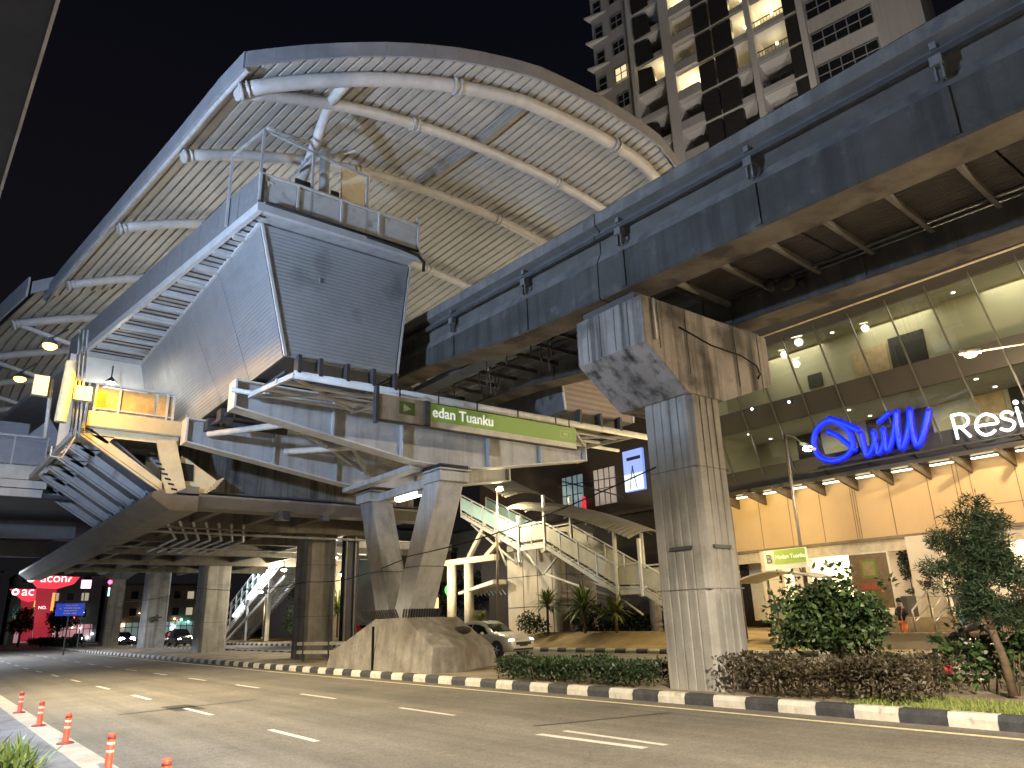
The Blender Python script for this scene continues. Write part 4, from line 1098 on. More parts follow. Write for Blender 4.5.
# ground floor: pillars, shop fronts, posters
plz = surf('plaza_floor', (.30,.235,.15), .8, var=.18, scale=1.5, fine=.15)
pilM = surf('pillar_cream', (.62,.53,.42), .6, var=.06, scale=.7)
for y in (13.0,6.0,-1.0,-8.0,19.6):
    b = MB(); b.box(30.3,31.1,y-.55,y+.55,1.15,4.2); po = b.build('pillar', pilM, B, bevel=.02)
    b = MB(); 
    for z in (1.9,2.9): b.box(30.29,31.11,y-.56,y+.56,z,z+.015)
    b.build('panel_joint', surf('joint_brown', (.2,.14,.08), .8), po)
    if y == 13.0:
        b = MB(); b.box(30.27,30.3,y-.1,y+.12,2.25,2.5); b.build('plaque', surf('plaque_red', (.10,.02,.015), .4), po)
b = MB(); b.box(32.6,32.8,YA,YB,1.15,4.3); b.build('shop_wall', surf('shop_wall', (.55,.5,.42), .7, var=.1), B)
b = MB(); b.box(31.0,36,YA,YB,4.2,4.25); b.build('soffit', surf('shop_soffit', (.5,.45,.38), .7), B)
b = MB(); b.box(32.5,32.59,16.4,19.0,1.3,3.6); b.box(32.5,32.59,7.2,9.5,1.3,3.4); b.build('shop_front', emis('shop_glow', (1,.82,.5), .55), B)
b = MB(); b.box(32.48,32.5,2.0,10.9,1.6,2.25); b.build('shop_display', emis('shop_red', (.8,.32,.25), .4), B)
for q in range(14):
    b = MB(); y = 2.2+.62*q; b.box(32.42,32.47,y,y+rng.uniform(.12,.4),1.6+rng.uniform(0,.25),1.95+rng.uniform(0,.4)); b.build('poster', surf('poster_%d' % (q % 4), ((.6,.08,.08),(.62,.5,.48),(.5,.12,.1),(.6,.55,.5))[q % 4], .5), B)
for y in (17.6,9.5,3.5,-3.5): 
    b = MB(); b.box(31.5,32.1,y-.6,y+.6,4.16,4.2); b.build('ceiling_light', emis('shop_ceiling', (1,.88,.66), 8), B); light('AREA', (31.8,y,4.1), 85, (1,.84,.60), 1.2, B, rot=(0,0,0))
for y_ in (16.5,4.0):  # added floodlights, no known source, to brighten the apartment tower
    ft = thing('added_floodlight', 'added floodlight on the podium roof aimed up at the apartment tower, %s' % ('beyond the hammerhead' if y_ > 10 else 'towards the far right'), 'floodlight', (31.5,y_,z_top+.5), 'added floodlights on the podium roof')
    b = MB(); b.box(31.3,31.7,y_-.3,y_+.3,z_top+.5,z_top+.9); b.build('housing', steelD, ft); b = MB(); b.box(31.68,31.72,y_-.25,y_+.25,z_top+.55,z_top+.85); b.build('lens', emis('added_flood_glow', (1,.9,.75), 5), ft)
    light('SPOT', (32.0,y_,z_top+1.0), 2800, (1,.92,.84), .4, ft, rot=(R(30) if False else 0, R(-150), R(20 if y_ < 10 else 10)), spot=(120,.8))
# plaza and steps
b = MB(); b.box(30.0,40,YA,19.5,.2,1.18); struct(b.build('plaza', plz))
b = MB()
for k in range(6): b.box(28.5+.28*k,30.0-.0,YA,12.6,.2,.5+.115*k)
struct(b.build('plaza_steps', plz))
t = thing('low_wall', 'long low cream wall in front of the plaza steps', 'wall', (27.9,5,.15))
b = MB(); b.box(27.75,28.05,-24,15.6,.1,.62); b.build('wall_body', surf('low_wall_cream', (.42,.36,.26), .8, var=.15, scale=1), t); b = MB(); b.box(27.7,28.1,-24,15.65,.62,.70); b.build('coping', surf('coping_brown', (.3,.23,.16), .7), t)
t = thing('handrail', 'steel handrail on the plaza steps beside the cream pillar', 'handrail', (29,12.5,.5))
for y in (12.3,13.0):
    b = MB(); b.tube([(28.6,y,.5),(28.6,y,1.45),(30.1,y,2.1),(30.1,y,1.18)], .035, 8); b.tube([(28.6,y,1.0),(30.1,y,1.65)], .025, 6); b.build('rail', surf('rail_steel', (.35,.33,.3), .35, metal=.6), t)
# shop posters: the framed board by the shop
t = thing('poster_board', 'brown framed poster board with a green square above the rounded tree', 'poster', (31.2,15.7,1.2))
b = MB(); b.box(30.95,31.0,14.65,16.3,1.55,3.72); fo = b.build('board', surf('poster_brown', (.15,.09,.05), .5, var=.15), t)
b = MB(); b.box(30.94,30.95,14.6,14.68,1.5,3.76); b.box(30.94,30.95,14.6,16.3,3.72,3.78); b.build('frame', surf('frame_white', (.6,.58,.52), .5), t)
b = MB(); b.box(30.935,30.95,15.15,15.85,2.75,3.5); b.build('picture', surf('poster_green', (.13,.17,.03), .5, var=.2), t)
b = MB(); b.box(30.93,30.936,15.25,15.75,2.85,3.4); b.prism([(15.5,2.95),(15.65,3.2),(15.58,3.28),(15.5,3.22),(15.42,3.28),(15.35,3.2)], 'yz', 30.92, 30.93); b.build('emblem', surf('poster_emblem', (.25,.2,.08), .5), t)
b = MB(); b.box(30.935,30.95,15.05,15.95,2.3,2.55); b.build('caption', surf('poster_red', (.3,.07,.04), .5, var=.3, scale=8), t)
# illuminated letters
t = thing('illuminated_sign', 'blue handwritten neon word and white neon letters on the glass podium front', 'sign', (30.3, 12, 7.4))
def spt(x, y): p = at(x, y, 0, 30.35); return (30.35, p.y, p.z)
def z6(l): return [spt(824+.19531*a, 400+.19531*b_) for a, b_ in l]
def z4(l): return [spt(720+.29687*a, 280+.29687*b_) for a, b_ in l]
def smooth(pts, n=6):
    P = [Vector(p) for p in pts]; P = [P[0]]+P+[P[-1]]; out = []
    for i in range(1, len(P)-2):
        for k in range(n):
            u = k/n; a, b_, c, d = P[i-1], P[i], P[i+1], P[i+2]
            out.append(.5*((2*b_)+(c-a)*u+(2*a-5*b_+4*c-d)*u*u+(3*b_-a-3*c+d)*u**3))
    out.append(P[-2]); return out
blue = emis('neon_blue', (.004,.012,1.0), .26, (.004,.01,.3)); blueE = emis('neon_blue_core', (.006,.06,1.0), .36, (.004,.02,.3))
q_ring = z4([(385,472),(352,480),(325,508),(316,545),(326,582),(352,604),(388,608),(425,594),(447,565),(446,540),(430,505),(398,482),(372,470)])
strokes = [(q_ring,.135), (z4([(370,468),(400,478),(436,492),(470,508)]),.14), (z4([(365,512),(395,525),(425,548),(455,572)]),.12),
 (z6([(192,172),(203,225),(222,283),(248,255),(262,205),(254,165)]),.14), (z6([(256,165),(264,225),(282,272),(300,240),(312,200),(300,150)]),.13), (z6([(304,150),(312,215),(326,258),(345,220),(362,150),(372,70)]),.13),
 (z6([(281,112),(305,92),(332,68)]),.12), (z6([(372,62),(374,140),(392,232),(407,240),(425,190),(440,110),(438,52)]),.145), (z6([(438,52),(450,140),(470,215),(484,232),(505,190),(523,120),(537,58)]),.145)]
for pts, r in strokes:
    b = MB(); b.tube(smooth(pts), r, 8)
    for e in (pts[0], pts[-1]): b.ball(e, r, 8)
    so = b.build('blue_stroke', blue, t)
    c = MB(); c.tube([Vector(p)+Vector((-r*.8,0,0)) for p in smooth(pts)], r*.4, 6); c.build('tube_core', blueE, so)
white = emis('neon_white', (.95,.95,1), 1.1)
for L_ in ([(652,80),(670,140),(685,200)], [(652,80),(700,72),(728,84),(738,106),(728,128),(700,139),(668,141)], [(700,139),(752,188)], [(780,134),(834,126),(886,117),(878,92),(850,76),(815,76),(787,98),(778,130),(790,160),(822,178),(856,172),(878,152)], [(966,72),(942,60),(914,68),(910,88),(930,98),(956,104),(974,120),(966,144),(938,156),(904,146)], [(985,36),(1000,86),(1015,136)]):
    b = MB(); pts = z6(L_); b.tube(smooth(pts, 5) if len(pts) > 3 else pts, .052, 8); b.build('white_stroke', white, t)
b = MB(); b.ball(z6([(981,12)])[0], .09, 10); b.build('white_stroke', white, t)
b = MB(); b.box(30.42,30.5,4,17.2,7.36,7.42)
for y in (16.5,14.6,12.7,10.8,8.9,7,5): b.bar((30.46,y,7.4),(31.0,y,7.2), .05, .05)
b.build('sign_rail', steelD, t)
# lighted ball above the last letter is part of the letter; small cameras on the facade
for k, (px, py) in enumerate(((752,409),(789,402))):
    p = at(px, py, 0, 30.2); t = thing('facade_floodlight', ('small blue white floodlight on the dark band nearest the hammerhead','small blue white floodlight on the dark band above the blue neon word')[k], 'floodlight', tuple(p), 'floodlights on the dark band')
    b = MB(); b.box(p.x,p.x+.25,p.y-.05,p.y+.05,p.z-.05,p.z+.05); b.build('bracket', steelD, t); b = MB(); b.ball(p, .07, 8); b.build('lens', emis('flood_lens', (.6,.75,1), 1.6), t)
# darker annex with a lit screen
A = thing('annex_building', 'dark brown annex with a lit advertising screen and dim windows behind the hammerhead pier', 'building', (36,34,.85))
b = MB(); b.box(33.8,44,22.9,47,4.0,15.5); b.box(34.5,44,23,47,.8,4.0); aw = b.build('wall', surf('annex_wall', (.035,.024,.02), .5, var=.2, scale=.5), A)
b = MB(); b.box(33.6,33.8,29.65,31.25,8.85,11.4); sc = b.build('screen', emis('screen_glow', (.28,.40,1), .26), A)
b = MB(); b.box(33.57,33.6,29.7,31.2,8.9,9.9); b.build('screen_picture', emis('screen_white', (.8,.85,1), .4), sc)
b = MB(); b.box(33.55,33.599,29.8,30.9,10.75,10.95); b.bar((33.56,30.2,8.95),(33.56,30.5,10.4), .04, .04); b.bar((33.56,30.8,8.95),(33.56,30.45,10.4), .04, .04); b.build('screen_mark', surf('screen_dark', (.02,.03,.12), .4), sc)
for y, c_ in ((32.2,0),(33.2,0),(35.2,1),(36.3,1)):
    b = MB(); b.box(33.7,33.8,y,y+.85,8.4,10.7); wi = b.build('window', emis('annex_win%d' % c_, ((.5,.44,.46),(.35,.5,.62))[c_], .085), A)
    b = MB(); b.box(33.66,33.7,y+.4,y+.44,8.4,10.7); b.box(33.66,33.7,y,y+.85,9.4,9.45); b.build('glazing_bar', darkG, wi)
b = MB(); b.bar((33.64,31.4,8.6),(33.64,37.4,10.6), .06, .08); b.bar((33.64,31.4,9.9),(33.64,37.4,10.2), .05, .06); b.build('truss_rod', steelD, A)
b = MB(); b.box(33.5,33.8,35.0,35.12,8.2,8.9); b.ball((33.6,35.0,9.0),.16,8); b.build('red_marker', emis('red_marker', (.8,.05,.08), .25), A)
b = MB(); b.box(33.3,33.8,22.9,47,7.5,7.7); b.build('ledge', surf('annex_ledge', (.09,.06,.05), .6), A)

# ================================================================== APARTMENT TOWER
TD = Vector((-.2246,.9744,0)); 
d_ = at(-380,645,1,500)-CAM; d_.z = 0; TD = d_.normalized(); TN = Vector((TD.y,-TD.x,0))
def TP(s, z, o=0): p = CAM-TD*s+TN*(52-o); return Vector((p.x, p.y, z))
TW = thing('apartment_tower', 'tall grey apartment tower with balconies and several lit rooms behind the guideway', 'tower', tuple(TP(-18,0)))
def tbox(b, s0, s1, z0, z1, o0, o1, mat=0):
    return b.hexa([TP(s0,z0,o1),TP(s1,z0,o1),TP(s1,z0,o0),TP(s0,z0,o0)], [TP(s0,z1,o1),TP(s1,z1,o1),TP(s1,z1,o0),TP(s0,z1,o0)], mat)
twM = surf('tower_render', (.60,.57,.54), .8, var=.10, scale=.15, streak=.15, streak_col=(.2,.19,.18))
twL = surf('tower_pale', (.72,.69,.65), .8, var=.08, scale=.2)
twD = surf('tower_screen', (.045,.042,.04), .5, var=.2)
b = MB()
tbox(b,-32,-7,14,84,-12,-3.0)         # core volume behind the balconies
tbox(b,-32,-27.6,14,84,-3.0,0); tbox(b,-12.0,-7.2,14,84,-3.0,0)
b.hexa([TP(-7.2,14,0),TP(-4.4,14,-2.2),TP(-4.4,14,-12),TP(-7.2,14,-12)], [TP(-7.2,84,0),TP(-4.4,84,-2.2),TP(-4.4,84,-12),TP(-7.2,84,-12)])
wl = b.build('wall', twM, TW)
b = MB()
for s0, s1 in ((-27.75,-27.4),(-24.35,-23.35),(-16.6,-16.1),(-12.45,-11.95)): tbox(b,s0,s1,14,84,-3,.5)
b.build('pier', twL, TW)
F0 = 41.75; FH = 3.1
lit = {}
for k in range(-5, 7):
    z = F0+FH*k
    for s0, s1 in ((-27.4,-24.35),(-23.35,-16.6),(-16.1,-12.45)):
        b = MB(); tbox(b,s0,s1,z-.22,z,-3,.15); sl = b.build('floor_slab', twL, TW); b = MB(); tbox(b,s0,s1,z,z+.55,.05,.18); b.build('balcony_parapet', twM, sl)
    # stepped ledges at the far corner
    zz = 46.55+FH*k*1.02
    b = MB(); b.add([TP(-32.5,zz+.75,.6),TP(-30.2,zz+.75,.05),TP(-32,zz+.75,-2),TP(-32.5,zz+.95,.6),TP(-30.2,zz+.95,.05),TP(-32,zz+.95,-2)], [(0,2,1),(3,4,5),(0,1,4,3),(1,2,5,4),(2,0,3,5)])
    b.build('corner_ledge', twL, TW)
    b = MB(); tbox(b,-23.33,-21.22,z+.02,z+.9,.2,.55); b.build('bay_parapet', twM, TW)
for k in range(-5, 7):
    z = F0+FH*k; z1 = z+FH-.42
    for s0, s1 in ((-21.2,-19.78),(-19.62,-17.9),(-13.5,-12.5)): b = MB(); tbox(b,s0,s1,z+.02,z1,-.1,.32); b.build('sun_screen', twD, TW)
    if k not in (1,): b = MB(); b.hexa([TP(-27.2,z+.05,.3),TP(-25.4,z+.05,.3),TP(-25.4,z+.05,-.1),TP(-27.2,z+.05,-.1)],[TP(-27.2,z1,.3),TP(-25.7,z1-.4,.3),TP(-25.7,z1-.4,-.1),TP(-27.2,z1,-.1)]); b.build('sun_screen', twD, TW)
winM = surf('tower_glass', (.02,.021,.024), .15, var=.2); frM = surf('tower_frame', (.3,.3,.3), .5)
litW = emis('tower_lit', (1,.82,.45), .3); 
flood = [(46,8,16.2),(44,20,16.2)]
def twin(s0, s1, z0, z1, nx, nz, o, mat):
    b = MB(); tbox(b,s0,s1,z0,z1,o,o+.04); w = b.build('window', mat, TW)
    f = MB()
    for i in range(nx+1): q = s0+(s1-s0)*i/nx; tbox(f,q-.04,q+.04,z0,z1,o+.03,o+.1)
    for i in range(nz+1): q = z0+(z1-z0)*i/nz; tbox(f,s0,s1,q-.03,q+.03,o+.03,o+.1)
    f.build('window_frame', frM, w)
for k in range(-2, 5):
    zz = 47.66+3.15*k
    twin(-29.7,-28.4,zz,zz+1.55,2,2,.02, litW if k == 1 else winM); twin(-31.6,-30.7,zz-.1,zz+1.5,1,2,.02,winM)
    zz = 43.4+3.12*k
    if -2 <= k < 4: twin(-11.85,-7.35,zz-(.1 if k < 0 else 0),zz+1.65,5,2,.02,winM)
for k in range(-1, 5):
    z = F0+FH*k
    twin(-17.7,-16.75,z+.6,z+2.2,1,1,-2.9,winM); twin(-22.9,-21.5,z+.7,z+2.2,3,1,-2.9,litW if k == 1 else winM); twin(-15.8,-13.7,z+.4,z+2.3,3,1,-2.9,winM)
    f = MB(); tbox(f,-23.2,-21.3,z+.92,z+1.0,.45,.52)
    for i in range(9): tbox(f,-16.0+.27*i,-15.97+.27*i,z+.55,z+1.1,.08,.12)
    tbox(f,-16.1,-13.5,z+1.08,z+1.14,.06,.14); f.build('balcony_rail', steelD, TW)
# lamps in the lit balconies
for s, z, pw in ((-22.3,F0+FH*1+2.3,150),(-25.0,F0+FH*2+2.2,80),(-14.8,F0+FH*2+2.3,150),(-17.2,F0+FH*2+2.3,60),(-17.2,F0+FH*3+2.3,60),(-22.3,F0+FH*4+2.3,150),(-14.8,F0+FH*1+2.2,28),(-14.8,F0+FH*3+2.3,120),(-23.9,F0+FH*2,0)):
    if pw == 0: continue
    p = TP(s, z, -1.2); b = MB(); b.ball(p, .12, 8); b.build('balcony_lamp', emis('balcony_lamp', (1,.85,.5), 8), TW)
    light('POINT', TP(s, z-.15, -1.2), pw*.30, (1,.80,.42), .15, TW)
t = None

# ================================================================== BUS STOP AND LAMP POSTS
t = thing('bus_shelter', 'bus shelter with curved roof and green and white name board behind the rounded tree', 'bus stop', (26.6,16.8,.16))
b = MB(); n = 10; vs = []
for dz in (0,.05):
    for i in range(n+1):
        u = i/n; y = 15.0+3.6*u; z = 2.62+.38*math.sin(math.pi*(.05+.9*u)); vs += [(25.8,y,z+dz),(27.6,y,z+dz)]
m = 2*(n+1)
b.add(vs, [(2*i,2*i+1,2*i+3,2*i+2) for i in range(n)]+[(m+2*i,m+2*i+2,m+2*i+3,m+2*i+1) for i in range(n)]+[(2*i,2*i+2,m+2*i+2,m+2*i) for i in range(n)]+[(2*i+1,m+2*i+1,m+2*i+3,2*i+3) for i in range(n)]); b.build('shelter_roof', surf('shelter_roof', (.5,.46,.38), .5, var=.1), t)
b = MB()
for y in (15.5,17.6): b.tube([(26.8,y,.16),(26.8,y,2.75)], .06, 8)
b.build('post', surf('shelter_post', (.55,.5,.42), .4), t)
b = MB(); b.box(26.3,26.42,15.5,17.3,3.12,3.86); bo = b.build('name_board', emis('board_cream', (.9,.8,.5), .09, (.7,.66,.5)), t)
b = MB(); b.box(26.28,26.3,15.5,16.85,3.32,3.84); b.build('green_panel', emis('board_green', (.45,.6,.08), .08, (.35,.45,.06)), bo)
b = MB(); 
for y in (15.9,16.9): b.tube([(26.5,y,2.95),(26.4,y,3.15)], .03, 6)
b.build('board_post', steelD, t)
text('B', surf('board_letter', (.12,.14,.05), .5), bo, (26.275,17.22,3.36), (0,-1,0), (0,0,1), .5, .004)
text('Medan Tuanku', emis('board_text', (.8,.85,.6), .35), bo, (26.272,16.8,3.5), (0,-1,0), (0,0,1), .22, .004)
b = MB(); b.box(27.3,27.34,15.3,17.8,.5,1.6); b.build('glass_screen', glass('shelter_glass', (.7,.8,.8), .1), t)
b = MB(); b.box(27.0,27.4,15.6,17.5,.55,.62); b.box(27.1,27.2,15.8,15.9,.16,.55); b.box(27.1,27.2,17.2,17.3,.16,.55); b.build('bench', steelG, t)
b = MB(); b.box(26.9,26.93,16.4,17.1,1.1,1.5); b.build('green_notice', emis('notice_green', (.2,.45,.05), .25), t)
def lamp_post(name, label, base, top, arm, head_mat, col, pw, hz=0, size=.18, bright=True, group='street lamps', mat=None, spot=True):
    t = thing(name, label, 'street lamp', base, group)
    b = MB(); b.tube([base, top], [.09,.055], 10); b.lathe([(.14,0),(.14,.35),(.1,.4)], base, 10); b.build('pole', mat or surf('lamp_pole', (.16,.13,.10), .5, metal=.3, var=.2), t)
    top = Vector(top); arm = Vector(arm); mid = top.lerp(arm, .5)+Vector((0,0,.12))
    b = MB(); b.tube([top, mid, arm], .035, 8); b.build('arm', mat or surf('lamp_pole', (.16,.13,.10), .5), t)
    dr = (arm-top).normalized(); e = arm+dr*.55
    b = MB(); b.bar(arm-dr*.05, e, .26, .10); ho = b.build('lamp_head', steelG, t)
    b = MB(); c = arm+dr*.25; b.ball((c.x,c.y,c.z-.09), (.2,.2,.10), 10); b.build('lamp_lens', head_mat, ho)
    light('SPOT' if spot else 'POINT', (c.x,c.y,c.z-.9), pw, col, size, t, rot=(0,0,0), spot=((132 if spot is True else spot),.3) if spot else None)
    return t
# ================================================================== STREET LAMPS AND OTHER LAMPS
lensO = emis('lamp_lens_sodium', (1,.56,.10), 2.2)
lensY = emis('lamp_lens_yellow', (1,.66,.18), 4); lensW = emis('lamp_lens_white', (.9,.95,1), 50); lensC = emis('lamp_lens_cream', (1,.88,.6), 55)
lamp_post('street_lamp', 'orange street lamp on a long arm in front of the upper glass floor', (27.2,3.6,.16), (27.2,3.9,9.0), (25.9,8.1,9.42), lensY, (1,.76,.46), 700, spot=False)
lamp_post('street_lamp', 'slim brown lamp post with small curved arm below the blue neon word', (26.5,15.8,.16), (26.5,15.75,8.35), (26.3,14.9,7.75), emis('lamp_lens_soft', (1,.95,.85), 18), CREAM, 120)
lamp_post('street_lamp', 'lamp post standing against the beige lift shaft under the stairs, its lamp glowing yellow', (25.5,34.0,.5), (25.5,33.75,8.6), (25.35,33.4,8.7), emis('lamp_lens_gold', (1,.85,.42), 45), (1,.84,.50), 380, spot=False)
lamp_post('street_lamp', 'far pavement street lamp hidden behind the near hammerhead pier', (26.3,18.6,.16), (26.3,18.6,5.7), (25.6,19.0,5.9), emis('lamp_lens_gold', (1,.85,.42), 45), (1,.76,.30), 330, spot=False)
# cool and warm lamps over the near pavement, out of the frame to the left and behind
lamp_post('street_lamp', 'cool white street lamp at the left kerb before the station', (-6.2,14.5,.13), (-6.2,14.5,8.6), (-4.6,14.5,8.8), lensW, (.57,.74,1), 2900, size=.3, spot=False)
lamp_post('street_lamp', 'warm white street lamp on the near pavement behind the camera', (-1.5,-4.0,.13), (-1.5,-4.0,9.0), (.6,-4.0,9.3), lensC, (1,.85,.62), 11500, size=.3, spot=160)
lamp_post('street_lamp', 'warm street lamp on the far pavement out beyond the right edge of the view', (27.2,-11.5,.16), (27.2,-11.5,5.2), (25.9,-10.6,5.4), lensY, (1,.78,.50), 4600, spot=False)
lamp_post('street_lamp', 'warm street lamp on the near pavement abreast of the delineator posts', (-4.4,10.5,.13), (-4.4,10.5,8.2), (-2.4,10.5,8.4), lensC, (1,.80,.56), 1500, size=.3)
lamp_post('street_lamp', 'warm street lamp on the near pavement just before the link bridge', (-3.2,23,.13), (-3.2,23,9.0), (-1.2,23,9.2), lensC, (1,.82,.52), 7500, size=.3, spot=140)
lamp_post('street_lamp', 'warm street lamp further down the near pavement past the link bridge', (-2.0,70,.13), (-2.0,70,9.0), (.5,70,9.3), lensC, (.86,.92,1), 5200, size=.3, spot=162)
lamp_post('street_lamp', 'yellow street lamp between the left stairs and the concrete pier', (26.3,72,.3), (26.3,72,4.6), (25.8,71.6,4.8), lensC, (1,.8,.42), 260)
lamp_post('street_lamp', 'far lamp post with a bright yellow star of light beside the grey piers', (27.0,93,.3), (27.0,93,6.8), (26.0,92,6.9), lensC, (1,.8,.42), 900)
def small_lamp(name, label, cat, p, pw, col, em, r=.14, rod=None, group=None):
    t = thing(name, label, cat, p, group); p = Vector(p)
    b = MB(); b.lathe([(.03,.25),(.05,.22),(.2,.05),(.22,0)], p, 12); b.build('lamp_shade', steelD, t)
    b = MB(); b.ball((p.x,p.y,p.z-.03), (r,r,r*.6), 10); b.build('bulb', em, t)
    if rod: b = MB(); b.tube([p+Vector((0,0,.2)), p+Vector(rod)], .03, 6); b.build('bracket', steelD, t)
    light('POINT', (p.x,p.y,p.z-.3), pw, col, .12, t); return t
p = at(50,345,1,24.2); small_lamp('flood_lamp', 'bright sodium lamp hanging at the station edge above the yellow post', 'lamp', tuple(p), 13, (1,.55,.08), lensO, .2, (.5,1.2,1.0), 'sodium lamps under the rear roof')
p = at(20,378,1,30); small_lamp('flood_lamp', 'second sodium lamp lower and further left than the one above the yellow post', 'lamp', tuple(p), 13, (1,.55,.08), lensO, .2, (.5,1.2,1.0), 'sodium lamps under the rear roof')
light('SPOT', (3.3,24.9,9.4), 190, (1,.50,.025), .15, ST, rot=(0,0,0), spot=(176,.1), name='sodium_lamp_light')
small_lamp('ceiling_lamp', 'white lamp glowing in the landing doorway behind the orange balcony', 'lamp', (4.6,31.0,10.9), 13, (1,.95,.86), lensC, .14, (0,0,.7))
for x, y, z, lab, pw in ((18.0,39,5.2,'hanging cream lamp right of the V shaped pier',160),(23.5,38.6,5.3,'hanging cream lamp under the stairs bay between round column and lamp post',260),(24.6,52,5.2,'white lamp seen by the round columns further back',200),(19.4,50,5.3,'yellow lamp beside the round column left of the V shaped pier',170)):
    small_lamp('hanging_lamp', lab, 'lamp', (x,y,z), pw*1.5, (1,.86,.60), lensC, .17, (0,0,.9), 'lamps hung under the concourse')
# station interior
for y in (22.5,29,36,44,53): 
    pot_lamp(8.4, y, 14.3, 26 if y < 24 else 40, (1,.94,.82)); pot_lamp(18.3, y, 14.3, 22, (1,.94,.82))
for y in (26, 35): pot_lamp(12.8, y, 13.2, 50, (1,.80,.45))
# ================================================================== PLANTS
def leaf_cards(b, pts, size, asp=.5, mat=0, droop=0):
    for p in pts:
        s = size*rng.uniform(.6,1.3); a = Vector((rng.gauss(0,1),rng.gauss(0,1),rng.gauss(0,.8)-droop)).normalized()
        c = a.cross(Vector((rng.gauss(0,1),rng.gauss(0,1),rng.gauss(0,1)))).normalized()*s*asp/2
        p = Vector(p); m = p+a*s*.45
        b.add([p, m-c, p+a*s, m+c], [(0,1,2,3)], mat)
def clump_points(c, r, n):
    out = []
    for _ in range(n):
        d = Vector((rng.gauss(0,1),rng.gauss(0,1),rng.gauss(0,1))).normalized()*(rng.random()**.35)
        out.append((c[0]+d.x*r[0], c[1]+d.y*r[1], c[2]+d.z*r[2]))
    return out
bark = surf('bark', (.10,.07,.045), .9, var=.35, scale=6, bump=.8, bscale=25)
def plant(name, label, cat, base, clumps, n, size, mat, trunk, asp=.5, group=None, core=None, crown='crown', tr=(.06,.02)):
    t = thing(name, label, cat, base, group)
    b = MB(); tot = sum(c[1][0]*c[1][1]*c[1][2] for c in clumps)
    for c, r in clumps: leaf_cards(b, clump_points(c, r, max(12, int(n*(r[0]*r[1]*r[2])/tot))), size, asp)
    b.build(crown, mat, t, fixn=False)
    b = MB()
    for pts in trunk: b.tube(pts, [tr[0]+(tr[1]-tr[0])*i/(len(pts)-1) for i in range(len(pts))], 7)
    b.build('trunk', bark, t); return t
broad = leafmat('broad_leaf', (.012,.028,.009), (.065,.105,.036), .4)
coni = leafmat('conifer_leaf', (.006,.016,.008), (.03,.055,.022), .55)
hedB = leafmat('copper_leaf', (.016,.014,.008), (.07,.054,.03), .5)
hedG = leafmat('box_leaf', (.008,.02,.008), (.034,.062,.022), .5)
hib = leafmat('hibiscus_leaf', (.01,.025,.008), (.055,.10,.028), .4)
yuc = leafmat('yucca_leaf', (.05,.08,.02), (.22,.24,.07), .4)
darkT = leafmat('dark_tree_leaf', (.006,.012,.006), (.03,.05,.02), .6)
# rounded tree
tb = at(838,690,2,.15); cl = []
cx, cy = tb.x+.5, tb.y+.15
for k in range(44):
    a = rng.random()*6.28; e = math.acos(rng.uniform(-.85,1)); rr = rng.uniform(.35,1)
    cl.append(((cx+math.cos(a)*math.sin(e)*rr*1.02, cy+math.sin(a)*math.sin(e)*rr*1.02, 1.42+math.cos(e)*rr*.74), (rng.uniform(.26,.40),)*2+(rng.uniform(.2,.3),)))
for k in range(16):
    a = rng.random()*6.28; e = math.acos(rng.uniform(-.2,1)); cl.append(((cx+math.cos(a)*math.sin(e)*1.28, cy+math.sin(a)*math.sin(e)*1.28, 1.45+math.cos(e)*1.0), (rng.uniform(.1,.2),)*2+(rng.uniform(.1,.18),)))
plant('round_tree', 'rounded bushy tree with glossy leaves behind the copper hedge', 'tree', (cx,cy,.13), cl+[((cx,cy,1.3),(.8,.8,.6))], 9500, .13, broad, [[(cx,cy,.1),(cx+.05,cy,.9),(cx,cy,1.5)]]+[[(cx+.02,cy,.7),(cx+math.cos(a)*.5,cy+math.sin(a)*.5,1.4)] for a in (0,1.3,2.6,3.9,5.2)], .55, tr=(.05,.02))
# topiary conifer in tiers
tb = Vector((14.25, 5.15, .13))
def cp(x, y): 
    q = at(x, y, 1, 0); d = (q-CAM); d = (fw*F_PX + rt*(x-512) - upv*(y-384)); 
    k = 15.0/math.hypot(d.x, d.y); return CAM+d*k
cl = []
for px, py, r, rz_ in ((968,516,.34,.22),(985,528,.42,.25),(955,540,.36,.24),(978,555,.55,.28),(1005,560,.45,.25),(948,565,.36,.22),(968,578,.42,.22),(1012,578,.42,.24),(950,588,.30,.18),(990,590,.3,.2),(985,603,.52,.20),(965,612,.36,.16),(1010,608,.40,.18),(1000,617,.35,.14),(1024,600,.35,.2),(975,505,.22,.2),(990,545,.45,.3)):
    c = cp(px, py)
    for _ in range(3): cl.append(((c.x+rng.gauss(0,.14), c.y+rng.gauss(0,.16), c.z+rng.gauss(0,.05)), (r*.62, r*.62, rz_*.8)))
tp_ = [tuple(cp(*q)) for q in ((1014,696),(1004,660),(992,630),(985,600),(983,560),(975,515))]
plant('topiary_conifer', 'dark topiary conifer clipped in tiers on a leaning trunk at the right', 'tree', tp_[0], cl, 24000, .105, coni, [tp_]+[[tuple(cp(990,628)),tuple(cp(1012,608))],[tuple(cp(986,600)),tuple(cp(955,585))],[tuple(cp(984,570)),tuple(cp(1008,562))]], .16, tr=(.075,.035))
